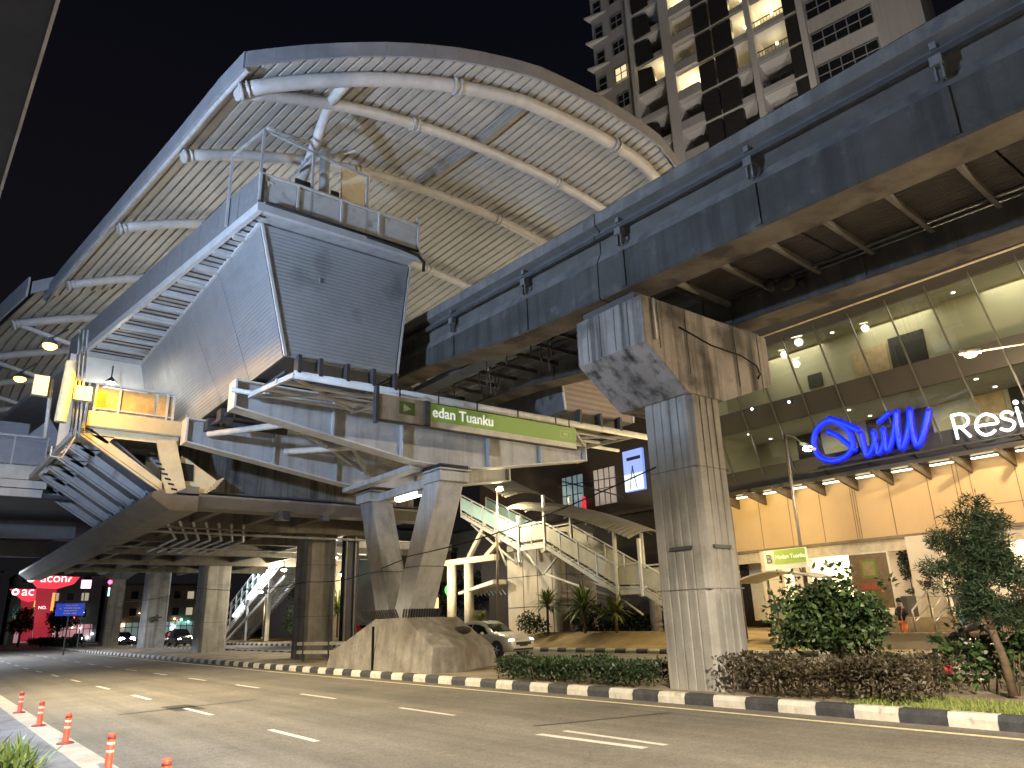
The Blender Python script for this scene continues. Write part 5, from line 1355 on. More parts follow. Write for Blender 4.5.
def hedge(name, label, x0, x1, y0, y1, h, n, size, mat, asp=.55, z0=.13):
    t = thing(name, label, 'hedge', ((x0+x1)/2,(y0+y1)/2,z0)); b = MB(); pts = []
    ph = [rng.random()*6 for _ in range(4)]
    for _ in range(n):
        x = rng.uniform(x0,x1); y = rng.uniform(y0,y1)
        top = h*(1+.10*math.sin(y*2.1+ph[0])+.07*math.sin(x*3.2+y*4.7+ph[1])+.06*math.sin(y*9+ph[2]))
        ex = .12*math.sin(y*3.3+ph[3]); u = rng.random()**.45
        pts.append((x+(ex if x > (x0+x1)/2 else -ex), y+rng.gauss(0,.06), z0+top*u))
    leaf_cards(b, pts, size, asp); b.build('foliage', mat, t, fixn=False)
    b = MB()
    for _ in range(40):
        x = rng.uniform(x0+.1,x1-.1); y = rng.uniform(y0+.1,y1-.1); b.tube([(x,y,z0-.02),(x+rng.gauss(0,.08),y+rng.gauss(0,.08),z0+h*.7)], .01, 4)
    b.build('stem', bark, t); return t
hedge('hedge', 'low brown copper leaved hedge along the striped kerb right of the pier', 12.0, 13.5, 5.6, 9.25, .62, 9000, .075, hedB)
hedge('hedge', 'low dark green clipped hedge behind the striped kerb left of the pier', 12.05, 13.4, 11.3, 16.4, .50, 12000, .085, hedG)
hedge('hedge', 'far dark hedge at the roadside under the red pylon signs', 13.6, 15.4, 96, 132, .9, 5000, .28, darkT)
t = hedge('flowering_shrub', 'leafy hibiscus shrub with a single red flower at the foot of the conifer', 14.35, 15.6, 2.9, 6.3, .95, 2300, .15, hib, .62)
b = MB(); f0 = at(949,669,0,14.2)
for k in range(5):
    a = k*1.257; c = Vector((f0.x-.02, f0.y+.05*math.cos(a), f0.z+.05*math.sin(a))); b.ball(c, (.02,.035,.035), 8)
b.build('flower', surf('hibiscus_red', (.5,.03,.035), .5), t)
b = MB()
for k in range(12):
    y = 3.3+.25*k; x = 14.4+rng.random()*.8; b.tube([(x,y,.2),(x+rng.gauss(0,.1),y+rng.gauss(0,.1),1.15+rng.random()*.25)], .008, 4)
    leaf_cards(b, [(x+rng.gauss(0,.08),y+rng.gauss(0,.08),.85+rng.random()*.5) for _ in range(14)], .13, .6)
b.build('sprig', hib, t, fixn=False)
# grass on the median at the right
b = MB()
for _ in range(9000):
    x = rng.uniform(11.75,13.3); y = rng.uniform(1.5,6.7); h = rng.uniform(.03,.10); a = rng.random()*6.28; w = .012
    d = Vector((math.cos(a)*w, math.sin(a)*w, 0)); p = Vector((x,y,.135)); b.add([p-d, p+d, p+Vector((rng.gauss(0,.03),rng.gauss(0,.03),h))], [(0,1,2)])
struct(b.build('grass', leafmat('grass_blade', (.09,.12,.025), (.24,.28,.08), .6), fixn=False), 'stuff')
strip('lawn', lambda y: 11.74, lambda y: 13.4, .139, surf('lawn_soil', (.09,.085,.03), .95, var=.4, scale=6), [0,2,4,6.8])
# yuccas and shrubs on the verge
def yucca(label, base, h, spread, n=90):
    t = thing('yucca', label, 'yucca', base, 'yuccas on the far verge'); b = MB(); p = Vector(base)
    for _ in range(n):
        a = rng.random()*6.28; e = rng.uniform(-.25,1.35); L = spread*rng.uniform(.75,1.1)
        d = Vector((math.cos(a)*math.cos(e), math.sin(a)*math.cos(e), math.sin(e))); c = p+Vector((0,0,h*rng.uniform(.8,1)))
        s = d.cross(Vector((0,0,1))).normalized()*.055; m = c+d*L*.55; e_ = c+d*L+Vector((0,0,-.22*L))
        b.add([c-s*.6,c+s*.6,m+s,e_,m-s], [(0,1,2,4),(4,2,3)])
    b.build('crown', yuc, t, fixn=False)
    b = MB(); b.tube([p, p+Vector((.02,0,h))], .07, 7); b.build('trunk', bark, t); return t
yucca('tall yucca left of the others against the stair pier', (26.75,31.2,.8), 1.6, 1.25)
yucca('largest yucca with spiky radiating leaves in the middle of the verge planting', (26.6,28.2,.8), 1.35, 1.6, 150)
yucca('yucca with drooping leaves beside the lower stair landing', (26.6,26.0,.8), 1.0, 1.35)
yucca('tall yucca by the round column seen left of the V shaped pier', (24.9,53,.7), 2.0, 2.4, 160)
yucca('small yucca by the lift shaft porch', (26.9,37.6,.8), .8, .9, 60)
plant('verge_shrub', 'small grey green shrub by the lift shaft corner', 'shrub', (26.3,32.2,.8), [((26.3,32.2,1.4),(.7,.7,.6)),((26.6,31.6,1.2),(.5,.5,.4))], 900, .16, hib, [[(26.3,32.2,.8),(26.3,32.2,1.4)]])
plant('verge_shrub', 'dark shrub mass under the lower flight behind the yuccas', 'shrub', (28.6,27.5,.8), [((28.4,29.5,1.5),(.9,1.4,.9)),((28.6,27.2,1.3),(.9,1.4,.7)),((28.2,25.2,1.1),(.8,1.0,.6))], 3000, .2, darkT, [[(28.4,28.5,.8),(28.4,28.5,1.6)]])
plant('verge_shrub', 'green shrub left of the tall yucca near the red car', 'shrub', (23.6,55,.3), [((23.8,56,1.6),(1.4,1.4,1.2)),((24.6,58,2.2),(1.8,1.8,1.4))], 1600, .3, hib, [[(24,56.5,.3),(24,56.5,1.6)]])
# plaza planters with small trees
for lab, x, y in (('grey planter with a small dark tree right of the cream pillar',30.3,11.75),('grey planter with a small dark tree left of the cream pillar',31.6,14.2)):
    t = plant('planter_tree', lab, 'planter', (x,y,1.18), [((x,y,3.1),(.36,.36,.6)),((x,y+.1,3.6),(.25,.25,.35)),((x,y,2.15),(.3,.3,.12))], 1100, .12, darkT, [[(x,y,1.9),(x,y,3.3)]], tr=(.025,.015), group='planters on the plaza')
    b = MB(); b.hexa([(x-.3,y-.3,1.18),(x+.3,y-.3,1.18),(x+.3,y+.3,1.18),(x-.3,y+.3,1.18)],[(x-.38,y-.38,1.98),(x+.38,y-.38,1.98),(x+.38,y+.38,1.98),(x-.38,y+.38,1.98)]); b.build('pot', surf('planter_grey', (.13,.125,.12), .6), t, bevel=.02)
plant('background_tree', 'dark tree between the stairs and the annex', 'tree', (36,21,.8), [((31.6,24.5,3.4),(1.2,1.4,1.5)),((32,23.2,4.3),(1.1,1.2,1.0))], 1500, .25, darkT, [[(31.7,24,.8),(31.7,24,3)]])
# leaves poking into the frame from the near planting
t = thing('near_shrub', 'green spiky leaved shrub at the bottom left corner of the near pavement', 'shrub', (.95,10.2,.13)); b = MB()
for cx_, cy_ in ((.95,12.2),(1.15,11.3),(.85,10.8),(1.2,10.5)):
    for _ in range(70):
        a = rng.random()*6.28; e = rng.uniform(.1,1.3); L = rng.uniform(.25,.5); d = Vector((math.cos(a)*math.cos(e), math.sin(a)*math.cos(e), math.sin(e)))
        c = Vector((cx_+rng.gauss(0,.08), cy_+rng.gauss(0,.1), .15)); s = d.cross(Vector((0,0,1))).normalized()*.018; m = c+d*L*.5
        b.add([c-s*.5,c+s*.5,m+s,c+d*L+Vector((0,0,-.05)),m-s], [(0,1,2,4),(4,2,3)])
b.build('leaf_mass', leafmat('near_leaf', (.03,.07,.02), (.18,.24,.07), .4), t, fixn=False)
# distant trees
def far_tree(label, x, y, h, r, z=0):
    cl = [((x+rng.gauss(0,r*.45), y+rng.gauss(0,r*.45), z+h*rng.uniform(.5,.95)), (r*rng.uniform(.35,.6),)*2+(r*rng.uniform(.3,.5),)) for _ in range(12)]
    plant('background_tree', label, 'tree', (x,y,z), cl, 1600, .45, darkT, [[(x,y,z),(x,y,z+h*.7)]], tr=(.2,.08), group='trees beyond the piers')
far_tree('dark rounded tree between the two red pylon signs and the blue road sign', 15.7, 120, 4.2, 2.3)
far_tree('dark tree in front of the lower red pylon sign', 12.6, 132, 5.0, 2.0)
far_tree('dark tree behind the left stairs', 36, 84, 8, 3.5)
far_tree('dark tree far behind the lamp post and round columns', 43, 80, 8, 4)
far_tree('dark tree beyond the V shaped pier', 44, 62, 6, 3)

# ================================================================== SMALL STREET THINGS
pr = local_thing('flexible_post', '', 'delineator post', 'red delineator posts on the pavement kerb')
b = MB(); b.lathe([(.052,0),(.052,.02),(.04,.04),(.04,.375),(.03,.39)], (0,0,0), 14); b.build('shaft', surf('post_red', (.50,.075,.04), .55, var=.25, scale=9), pr)
b = MB()
for z in (.19,.27): b.lathe([(.0415,z),(.0415,z+.03)], (0,0,0), 14)
b.build('reflective_band', surf('band_pale', (.62,.5,.42), .4, var=.2), pr)
b = MB(); b.lathe([(.0412,.33),(.0412,.365)], (0,0,0), 14); b.build('dark_band', surf('band_dark', (.20,.04,.03), .5), pr)
b = MB(); b.lathe([(.11,0),(.11,.015),(.06,.03)], (0,0,0), 14); b.build('base', surf('post_base', (.2,.04,.03), .6), pr)
spots = [(106,768+4),(61,741),(33,725),(13,712)]
labs = ['closest red delineator post with pale bands on the cream kerb', 'second red delineator post along the cream kerb', 'third red delineator post along the cream kerb', 'furthest visible red delineator post along the cream kerb']
ys_ = [9.75, 12.65, 15.4, 18.3]
for i, y in enumerate(ys_):
    if i == 0: pr.location = (1.95,y,.15); pr['label'] = labs[0]
    else: dup(pr, (1.95,y,.15), rng.uniform(0,1), labs[i])
dup(pr, (1.95,7.45,.15), .4, 'red delineator post only showing its top at the bottom edge')
# dark flyover edge overhead at the upper left
t = thing('overhead_canopy', 'dark roof edge of a covered walkway overhead at the upper left', 'canopy', (-1.2,9,7))
b = MB(); b.prism([(-3.2,-6),(.515,-6),(-.82,34),(-3.2,34)], 'xy', 6.98, 7.2); b.build('roof_panel', surf('canopy_dark', (.016,.016,.019), .7, var=.3), t)
b = MB(); b.bar((.53,-6,7.0),(-.805,34,7.0), .03, .08); b.build('edge_strip', surf('edge_strip', (.28,.25,.22), .5), t)
b = MB()
for y in (-5,12.0,33): b.box(-2.9,-2.7,y,y+.2,.13,6.98)
b.build('post', steelD, t)
# overhead wires
def wire(label, pts, r=.018):
    b = MB(); P = [Vector(p) for p in pts]; out = []
    for a, c in zip(P, P[1:]):
        for k in range(9): q = k/8; out.append(a.lerp(c,q)+Vector((0,0,-.25*math.sin(math.pi*q))))
    b.tube(out, r, 5); tag(b.build('overhead_wire', darkG, origin=P[0]), label, 'wire', 'overhead wires')
wire('thin dark wire crossing the concrete piers on the left at mid height', [(14.5,76,4.2),(14.6,52.5,4.2),(14.7,34.6,3.6),(12.6,22,3.6)])
wire('thin dark wire running from the V shaped pier to the hammerhead pier', [(12.72,21.9,3.7),(12.44,10.6,4.7)])
# left stairs with glass side and strip light
t = thing('glass_stairs', 'glass sided stairs rising to the right behind the left piers with a white light strip', 'stairs', (27.5,80,.3))
yA, zA, yB, zB = 88.5, .3, 66.5, 9.6
def q_(k): return yA+(yB-yA)*k, zA+(zB-zA)*k
b = MB()
for i in range(46):
    y, z = q_(i/46); b.box(27.6,30.4,y-.5,y,z,z+.18)
b.build('tread', steelG, t)
b = MB()
for x in (27.5,30.5): b.bar((x,yA+.3,zA),(x,yB,zB), .16, .6)
b.build('stringer', yel, t)
b = MB(); b.bar((27.4,86,.3),(27.4,70,6.2), .2, .3); b.bar((27.4,74,.3),(27.4,74,6.2), .3, .3); b.bar((27.4,80,.3),(27.4,80,3.6), .2, .2); b.build('brace', yel, t)
b = MB()
for x in (27.45,30.55): b.plate([(x,yA,zA+.4),(x,yB,zB+.4),(x,yB,zB+2.6),(x,yA,zA+2.6)], .03)
b.build('glass_side', glass('stair_glass', (.78,.92,.9), .06), t)
b = MB()
for k in range(15):
    y, z = q_(k/14)
    for x in (27.4,30.6): b.box(x-.05,x+.05,y-.05,y+.05,z,z+2.7)
for h in (1.0,1.8,2.65): b.bar((27.36,yA,zA+h),(27.36,yB,zB+h), .07, .08); b.bar((30.6,yA,zA+h),(30.6,yB,zB+h), .07, .08)
b.build('handrail', steelW, t)
b = MB(); y0, z0 = q_(.40); y1, z1 = q_(.95); b.bar((27.2,y0,z0+.5),(27.2,y1,z1+.5), .1, .22); b.build('strip_light', emis('led_white', (.92,.97,1), 5), t)
b = MB(); y0, z0 = q_(.22); y1, z1 = q_(.34); b.bar((27.2,y0,z0+.5),(27.2,y1,z1+.5), .1, .2); b.build('strip_light', emis('led_white', (.92,.97,1), 5), t)
light('POINT', (26.6,76,6.6), 420, (.9,.95,1), .3, t)
light('POINT', (29,80,5.6), 200, (.9,.95,1), .3, t)
t = thing('utility_post', 'dark post standing before the glass stairs', 'post', (24.6,59,.2)); b = MB(); b.tube([(24.6,59,.1),(24.6,59,6.2)], .12, 8); b.build('shaft', steelD, t); b = MB(); b.box(24.45,24.75,58.8,59,1.3,2.0); b.build('meter_box', steelG, t)
# ================================================================== SIGNS AT THE FAR LEFT
red = emis('pylon_red', (.9,.05,.08), .36, (.5,.02,.03)); whitS = emis('pylon_white', (1,.93,.93), .55); gold = emis('pylon_gold', (.95,.55,.12), .3)
def pylon(label, y, pts, polebox, txt, full):
    t = thing('pylon_sign', label, 'sign', (at(pts[0][0],pts[0][1],1,y).x, y, 0), 'red pylon signs by the junction')
    P = lambda x, yy: (at(x,yy,1,y).x, at(x,yy,1,y).z)
    b = MB(); b.prism([P(*q) for q in pts], 'xz', y, y+.8); hd = b.build('sign_head', red, t)
    b = MB(); b.prism([P(*q) for q in polebox], 'xz', y+.1, y+.7); pl = b.build('sign_shaft', emis('shaft_red', (.8,.06,.10), .10, (.4,.02,.03)), t)
    for s, x0, x1, yb, mat, rel in txt:
        a = P(x0, yb); c = P(x1, yb); o = text(s, mat, hd if rel else pl, (a[0], y-.03 if rel else y+.06, a[1]), (1,0,0), (0,0,1), 1, .01)
        bpy.context.view_layer.update(); w = o.dimensions.x; k = (c[0]-a[0])/max(w,.01) if s != '1' else (P(x0,yb-20)[1]-a[1])/.75; o.data.size = 1; 
        o.matrix_basis = o.matrix_basis @ Matrix.Diagonal((k, k, 1, 1))
    return t, P, hd, pl, y
def ring(P, hd, y, cx, cy, r):
    c = P(cx, cy); s = P(cx+r, cy)[0]-c[0]; b = MB(); b.tube([(c[0]+s*math.cos(i*math.pi/10), y-.04, c[1]+s*math.sin(i*math.pi/10)) for i in range(21)], s*.38, 6); b.build('emblem_ring', whitS, hd)
t1, P, hd, pl, y = pylon('taller red pylon sign with white acon lettering and a gold figure one', 128,
  [(26,574),(80,577),(74,584),(57,589),(38,588)], [(37,588),(57,589),(54,612),(52,640),(33,640)],
  [('acon', 40, 66, 582, whitS, True), ('NO.', 38, 46, 609, whitS, False), ('1', 44, 54, 611, gold, False)], True)
ring(P, hd, y, 31, 578.5, 3.2); b = MB(); c = P(68.5,581); b.tube([(c[0],y-.04,c[1]-.1),(c[0]+.1,y-.04,c[1]+.35),(c[0]+.35,y-.04,c[1]+.5)], .11, 6); b.build('letter_stroke', whitS, hd)
t2, P, hd, pl, y = pylon('lower red pylon sign with white lettering partly behind the taller one', 140,
  [(10,589),(40,589),(38,600),(28,602),(22,600)], [(22,600),(35,600),(32,642),(18,642)],
  [('ac', 21, 33, 595.5, whitS, True), ('1', 26, 34, 615, gold, False)], False)
ring(P, hd, y, 15.5, 592, 2.9)
t = thing('road_sign', 'blue direction sign with white lines of writing below the red pylon sign', 'road sign', (10.5,70,0))
b = MB(); a = at(57,603.5,1,70); c = at(83.5,615.5,1,70); b.box(a.x,c.x,70,70.06,c.z,a.z); sb = b.build('sign_face', emis('sign_blue', (.02,.06,.62), .16, (.02,.06,.5)), t)
b = MB(); b.box(a.x+.9,a.x+1.0,70.06,70.16,0,a.z-.1); b.build('post', steelD, t)
w_ = surf('sign_text_white', (.7,.72,.78), .5)
for k in range(4):
    b = MB(); zz = a.z-.17-.2*k; x = a.x+.55+(.1 if k == 0 else 0)
    for j in range((7,11,9,8)[k]): 
        wd = rng.uniform(.05,.11); b.box(x,x+wd,69.985,70,zz-.04,zz+.05); x += wd+rng.choice((.02,.02,.06))
    b.build('text_line', w_, sb)
b = MB(); b.prism([(a.x+.2,a.z-.42),(a.x+.34,a.z-.34),(a.x+.34,a.z-.5)], 'xz', 69.985, 70); b.build('arrow', w_, sb)
t = thing('hanging_sign', 'small glowing pink sign hanging right of the red pylons', 'sign', (13,82,0)); a = at(82,580,1,82); c = at(91,586,1,82)
b = MB(); b.box(a.x,c.x,82,82.1,c.z,a.z); b.build('sign_face', emis('pink_glow', (1,.25,.45), 1.5), t); b = MB(); b.box(a.x,c.x,82,82.1,c.z-.22,c.z-.02); b.build('sign_base', emis('pink_pale', (.9,.6,.75), .8), t); b = MB(); b.tube([(a.x+.4,82.05,0),(a.x+.4,82.05,c.z)], .05, 6); b.build('post', steelD, t)
t = thing('traffic_light', 'traffic light showing red between the two distant grey piers', 'traffic light', (17,95,0)); a = at(110,583,1,95)
b = MB(); b.box(a.x-.2,a.x+.2,95,95.25,a.z-1.5,a.z+.35); b.build('housing', steelD, t); b = MB(); b.ball((a.x,94.98,a.z+.1),(.22,.08,.22)); b.build('red_lens', emis('tl_red', (1,.03,.08), 5), t); b = MB(); b.box(a.x-.06,a.x+.06,94.95,95,a.z-1.4,a.z-.5); b.build('countdown', emis('tl_green', (.4,1,.85), 2), t); b = MB(); b.tube([(a.x,95.12,0),(a.x,95.12,a.z-1.4)], .07, 6); b.build('post', steelD, t)
# shops and buildings closing the view
def shop(name, label, x0, x1, y0, y1, h, mat, wins, gl_, glow, face='y'):
    t = thing(name, label, 'building', ((x0+x1)/2,y0,0), 'buildings closing the street')
    b = MB(); b.box(x0,x1,y0,y1,0,h); w = b.build('wall', mat, t)
    b = MB(); b.box(x0-.2,x1+.2,y0-.2,y1+.2,h,h+.4); b.build('roof', steelD, t)
    b = MB(); b.box(x0+.8,x1-.8,y0-.06,y0-.0,.3,3.2); b.build('shop_front', gl_, t)
    m_ = MB(); q = x0+.8
    while q < x1-.8: m_.box(q-.06,q+.06,y0-.12,y0-.06,.3,3.2); q += 1.1
    m_.box(x0+.8,x1-.8,y0-.12,y0-.06,2.3,2.42); m_.build('mullion', steelD, t)
    if gl_ is not shd:
        for k in range(16):
            b = MB(); b.ball((rng.uniform(x0+.5,x1-.5),y0-.4,rng.uniform(.8,5.5)), rng.uniform(.07,.20), 8); b.build('shop_lamp', rng.choice(bokeh), t)
    nx = max(2,int((x1-x0)/2.6))
    for k in range(nx):
        for j in range(wins):
            x = x0+.8+(x1-x0-1.6)*k/nx; z = 4.4+3.1*j; b = MB(); b.box(x,x+1.2,y0-.05,y0,z,z+1.4); wi = b.build('window', glow if rng.random() < .28 else winM, t)
            b = MB(); b.box(x-.06,x+1.26,y0-.1,y0-.05,z-.1,z); b.build('sill', steelG, wi)
    return t
bokeh = [emis('bokeh_white', (.9,1,1), 6), emis('bokeh_red', (1,.06,.08), 4), emis('bokeh_warm', (1,.75,.4), 5), emis('bokeh_teal', (.3,1,.9), 4)]
g1 = surf('far_wall_grey', (.22,.22,.24), .8, var=.15, scale=.3); g2 = surf('far_wall_tan', (.24,.2,.16), .8, var=.15, scale=.3)
sg1 = emis('shop_glow_white', (.85,.95,1), .3); sg2 = emis('shop_glow_pink', (1,.5,.55), .10); sg3 = emis('shop_glow_teal', (.6,.8,.75), .05); dimw = emis('far_window', (1,.85,.6), .12); shd = surf('shutter', (.12,.12,.14), .5)
shop('shophouse', 'grey shophouse with cold lit front at the far left edge', -26, -2, 62, 90, 9, surf('far_wall_blue', (.14,.15,.2), .8), 2, sg1, dimw)
shop('shophouse', 'row house with pink lit shop front beyond the blue road sign', 14, 28, 165, 180, 12, g1, 3, sg2, dimw)
shop('shophouse', 'row house with teal lit shop front beyond the grey piers', 29, 46, 160, 178, 10, g2, 2, sg3, dimw)
shop('shophouse', 'pale house behind the glass stairs', 40, 62, 92, 110, 14, surf('far_wall_pale', (.33,.32,.3), .8), 3, shd, dimw)
shop('shophouse', 'dim tan house beyond the round column left of the V shaped pier', 38, 52, 70, 84, 9, g2, 2, shd, dimw)
shop('shophouse', 'dark house beyond the far verge behind the lift shaft', 47, 66, 58, 74, 11, g1, 2, shd, dimw)
shop('shophouse', 'long dim building across the junction at the far left', -60, 12, 172, 190, 13, g1, 3, sg1, dimw)
light('POINT', (14,125,4), 40, (1,.3,.3), .5, t1); light('POINT', (-8,58,3), 300, (.8,.9,1), .5, None, name='shop_lamp_light') 
t = thing('crate_sign', 'small lit orange notice board beyond the round columns', 'sign', (33,50,.8)); a = at(432,603,1,50); b = MB(); b.box(a.x-.6,a.x+.6,50,50.1,a.z-.4,a.z+.4); b.build('sign_face', emis('orange_box', (1,.6,.25), .6), t); b = MB(); b.box(a.x-.05,a.x+.05,50.1,50.2,.5,a.z); b.build('post', steelD, t)
t = thing('crate_sign', 'round green lit sign left of the round columns', 'sign', (33,55,.8)); a = at(452,588+20,1,52); a = at(450,590,1,52); b = MB(); b.lathe([(.45,0),(.45,.1)], (a.x,52,a.z), 20, axis='y'); b.build('sign_face', emis('green_disc', (.15,.8,.2), .5), t); b = MB(); b.box(a.x-.04,a.x+.04,52.1,52.2,.5,a.z); b.build('post', steelD, t)
t = thing('crate_sign', 'small cream box sign behind the white car roof', 'sign', (30,45,.8)); a = at(480,617,1,42); b = MB(); b.box(a.x-.55,a.x+.55,42,42.4,a.z-.55,a.z+.45); b.build('sign_face', surf('cream_box', (.55,.42,.28), .6), t); b = MB(); b.box(a.x-.1,a.x+.1,42.1,42.3,.7,a.z-.5); b.build('post', steelD, t)
# ================================================================== VEHICLES
def car(label, body, loc, rz, lamps='front', L=4.3, H=1.56, Wd=1.76, glow=8, cat='car', spot=0):
    """hatchback facing +Y: lofted shell, glazing, wheels, lamps"""
    t = thing('parked_car' if not glow else 'passing_car', label, cat, loc, None, rz); WORLD[t.name] = (0,0,0)
    w = Wd/2; h = H
    # station: y, z under, z belt, z top, half width belt, half width top
    ST_ = [(L/2,.38,.62,.66,w*.78,w*.70),(L/2-.10,.24,.70,.76,w*.92,w*.82),(L/2-.5,.22,.86,.93,w*.99,w*.84),(L/2-1.0,.22,.92,1.02,w,w*.82),(L/2-1.25,.22,.94,1.06,w,w*.80),
           (L/2-1.75,.22,.95,h*.90,w,w*.70),(L/2-2.1,.22,.96,h*.985,w,w*.68),(-.35,.22,.97,h,w,w*.68),(-1.1,.22,.98,h*.985,w,w*.67),(-1.6,.22,.99,h*.93,w*.99,w*.66),(-L/2+.22,.26,.98,1.12,w*.95,w*.72),(-L/2+.04,.32,.86,.98,w*.88,w*.72),(-L/2,.40,.70,.74,w*.80,w*.7)]
    b = MB(); rings = []
    for y, z0, zb, zt, wb, wt in ST_:
        half = [(wb*.86,z0),(wb*.985,z0+.12),(wb,(z0+zb)/2+.05),(wb*.97,zb),(wt*1.02,zb+(zt-zb)*.82),(wt*.86,zt)]
        rings.append([(-a,y,z) for a, z in half]+[(a,y,z) for a, z in reversed(half)])
    n = 12
    for r0, r1 in zip(rings, rings[1:]):
        for k in range(n): b.add([r0[k],r0[(k+1)%n],r1[(k+1)%n],r1[k]], [(0,1,2,3)], 0, True)
    b.add(rings[0],[tuple(range(n))]); b.add(rings[-1],[tuple(range(n))])
    bo = b.build('body', body, t)
    gm = surf('car_glass', (.012,.014,.016), .08, var=.1, spec=.6)
    def ringpt(i, k, out=.012):
        p = Vector(rings[i][k]); return p
    def pane(pts, name='window'):
        b = MB(); P = [Vector(p) for p in pts]; c = (P[1]-P[0]).cross(P[2]-P[0]).normalized(); ctr = sum(P, Vector())/len(P)
        if c.dot(ctr-Vector((0,0,.7))) < 0: c = -c
        b.add([p+c*.012 for p in P]+[p-c*.02 for p in P], [tuple(range(len(P))), tuple(range(2*len(P)-1,len(P)-1,-1))]+[(i,(i+1)%len(P),len(P)+(i+1)%len(P),len(P)+i) for i in range(len(P))]); return b.build(name, gm, bo)
    def mixp(a, c, q): return Vector(a).lerp(Vector(c), q)
    ws = [mixp(rings[4][4],rings[4][5],.7), mixp(rings[4][7],rings[4][6],.7), mixp(rings[5][6],rings[6][6],.6), mixp(rings[5][5],rings[6][5],.6)]
    b = MB(); a0,a1,a2,a3 = Vector(rings[4][5]),Vector(rings[4][6]),Vector(rings[6][6]),Vector(rings[6][5]); m0,m1 = Vector(rings[5][5]),Vector(rings[5][6])
    ol = Vector((0,.02,.018)); b.add([a0+ol,a1+ol,m1+ol,m0+ol,a2+ol,a3+ol], [(0,1,2,3),(3,2,4,5)]); b.build('windscreen', gm, bo)
    b = MB(); ol = Vector((0,-.02,.015)); q = [Vector(rings[9][5])+ol,Vector(rings[9][6])+ol,Vector(rings[10][6])+ol,Vector(rings[10][5])+ol]; b.add(q, [(0,1,2,3)]); b.build('rear_window', gm, bo)
    for s, (i3, i4) in ((-1,(3,4)),(1,(8,7))):
        for ia, ib in ((5,7),(7,9)):
            b = MB(); o_ = Vector((s*.014,0,0)); pts = []
            for i in range(ia, ib+1): pts.append((mixp(rings[i][i3],rings[i][i4],.10)+o_, mixp(rings[i][i3],rings[i][i4],.92)+o_))
            if ia == 5: pts.insert(0, (mixp(rings[4][i3],rings[4][i4],.4)+o_+Vector((0,-.15,.02)), mixp(rings[4][i3],rings[4][i4],.6)+o_+Vector((0,-.15,.02))))
            pts = [(a+Vector((0,-.03 if k == 0 else (.03 if k == len(pts)-1 else 0),0)), c+Vector((0,-.03 if k == 0 else (.03 if k == len(pts)-1 else 0),0))) for k, (a, c) in enumerate(pts)]
            vs = [p for pr_ in pts for p in pr_]; b.add(vs, [(2*k,2*k+2,2*k+3,2*k+1) for k in range(len(pts)-1)]); b.build('side_window', gm, bo, fixn=False)
        b = MB(); b.ball((s*(w+.08),L/2-1.62,1.02),(.11,.07,.08)); b.build('mirror', body, bo)
        b = MB(); b.box(s*w*.985-.012,s*w*.985+.012,-.32,-.16,.86,.89); b.build('door_handle', steelD, bo)
    dk = surf('car_trim', (.02,.02,.022), .5)
    b = MB(); b.box(-w*.55,w*.55,L/2-.10,L/2+.012,.52,.64); b.box(-w*.7,w*.7,L/2-.1,L/2-.005,.30,.44); b.build('grille', dk, bo)
    b = MB(); b.box(-.24,.24,L/2+.0,L/2+.025,.46,.52); b.build('number_plate', surf('plate_dark', (.03,.03,.03), .4), bo)
    hl = emis('headlight_%g' % glow, (.88,.94,1), glow) if glow else surf('lamp_clear', (.5,.5,.5), .2)
    for s in (-1,1):
        b = MB(); b.ball((s*w*.70,L/2-.14,.70),(.20,.10,.085) if glow < 30 else (.34,.12,.2),10); b.build('headlight', hl, bo)
        b = MB(); b.ball((s*w*.80,-L/2+.08,.86),(.12,.08,.14),8); b.build('tail_light', emis('tail_red', (1,.03,.02), .8, (.4,.01,.01)), bo)
        for y in (L/2-.82,-L/2+.78):
            b = MB(); b.lathe([(.315,-.10),(.33,-.06),(.33,.06),(.315,.10)], (s*(w-.10),y,.33), 20, axis='x'); wh = b.build('wheel', rubber, t)
            b = MB(); b.lathe([(.20,-.105),(.205,.105)], (s*(w-.10),y,.33), 16, axis='x')
            for k in range(5):
                a = k*1.2566; b.bar((s*(w+.012),y,.33),(s*(w+.012),y+.19*math.cos(a),.33+.19*math.sin(a)), .05, .02, up=(1,0,0))
            b.build('rim', surf('alloy', (.35,.36,.38), .3, metal=.8), wh)
            b = MB(); b.lathe([(.37,-.02),(.37,.02)], (s*(w*.985),y,.36), 20, axis='x'); b.build('wheel_arch', dk, bo)
    if spot:
        for s in (-1,1): light('SPOT', (s*w*.7,L/2+.15,.70), spot, (.9,.95,1), .08, t, rot=(R(86),0,0), spot=(55,.6))
    t.location = loc; return t
white_paint = surf('silver_car_paint', (.55,.55,.53), .25, metal=.25, var=.04, scale=1, spec=.5)
black_paint = surf('black_car_paint', (.025,.025,.03), .25, var=.1, spec=.5); red_paint = surf('red_car_paint', (.45,.02,.02), .3, var=.1, spec=.5)
cpos = at(505,656,2,0)
car('silver white hatchback with headlights on driving past the concrete plinth', white_paint, (21.0,28.7,.0), R(180+9), glow=4, spot=120)
car('dark car with a bright headlight between the two tall grey piers', black_paint, (22.4,85,0), R(180), glow=16, H=1.7)
car('red car parked beyond the navy steel column', red_paint, tuple(at(350,642,2,.0)), R(20), glow=0)
car('oncoming car far away with yellow white headlight glare by the dark hedge', black_paint, (21.4,141,0), R(170), glow=150)
car('distant car with cold bright lights between the far grey piers', black_paint, (22.0,110,0), R(180), glow=40)
car('dark car waiting behind the front dark car between the piers', black_paint, (23.9,93,0), R(180), glow=2)
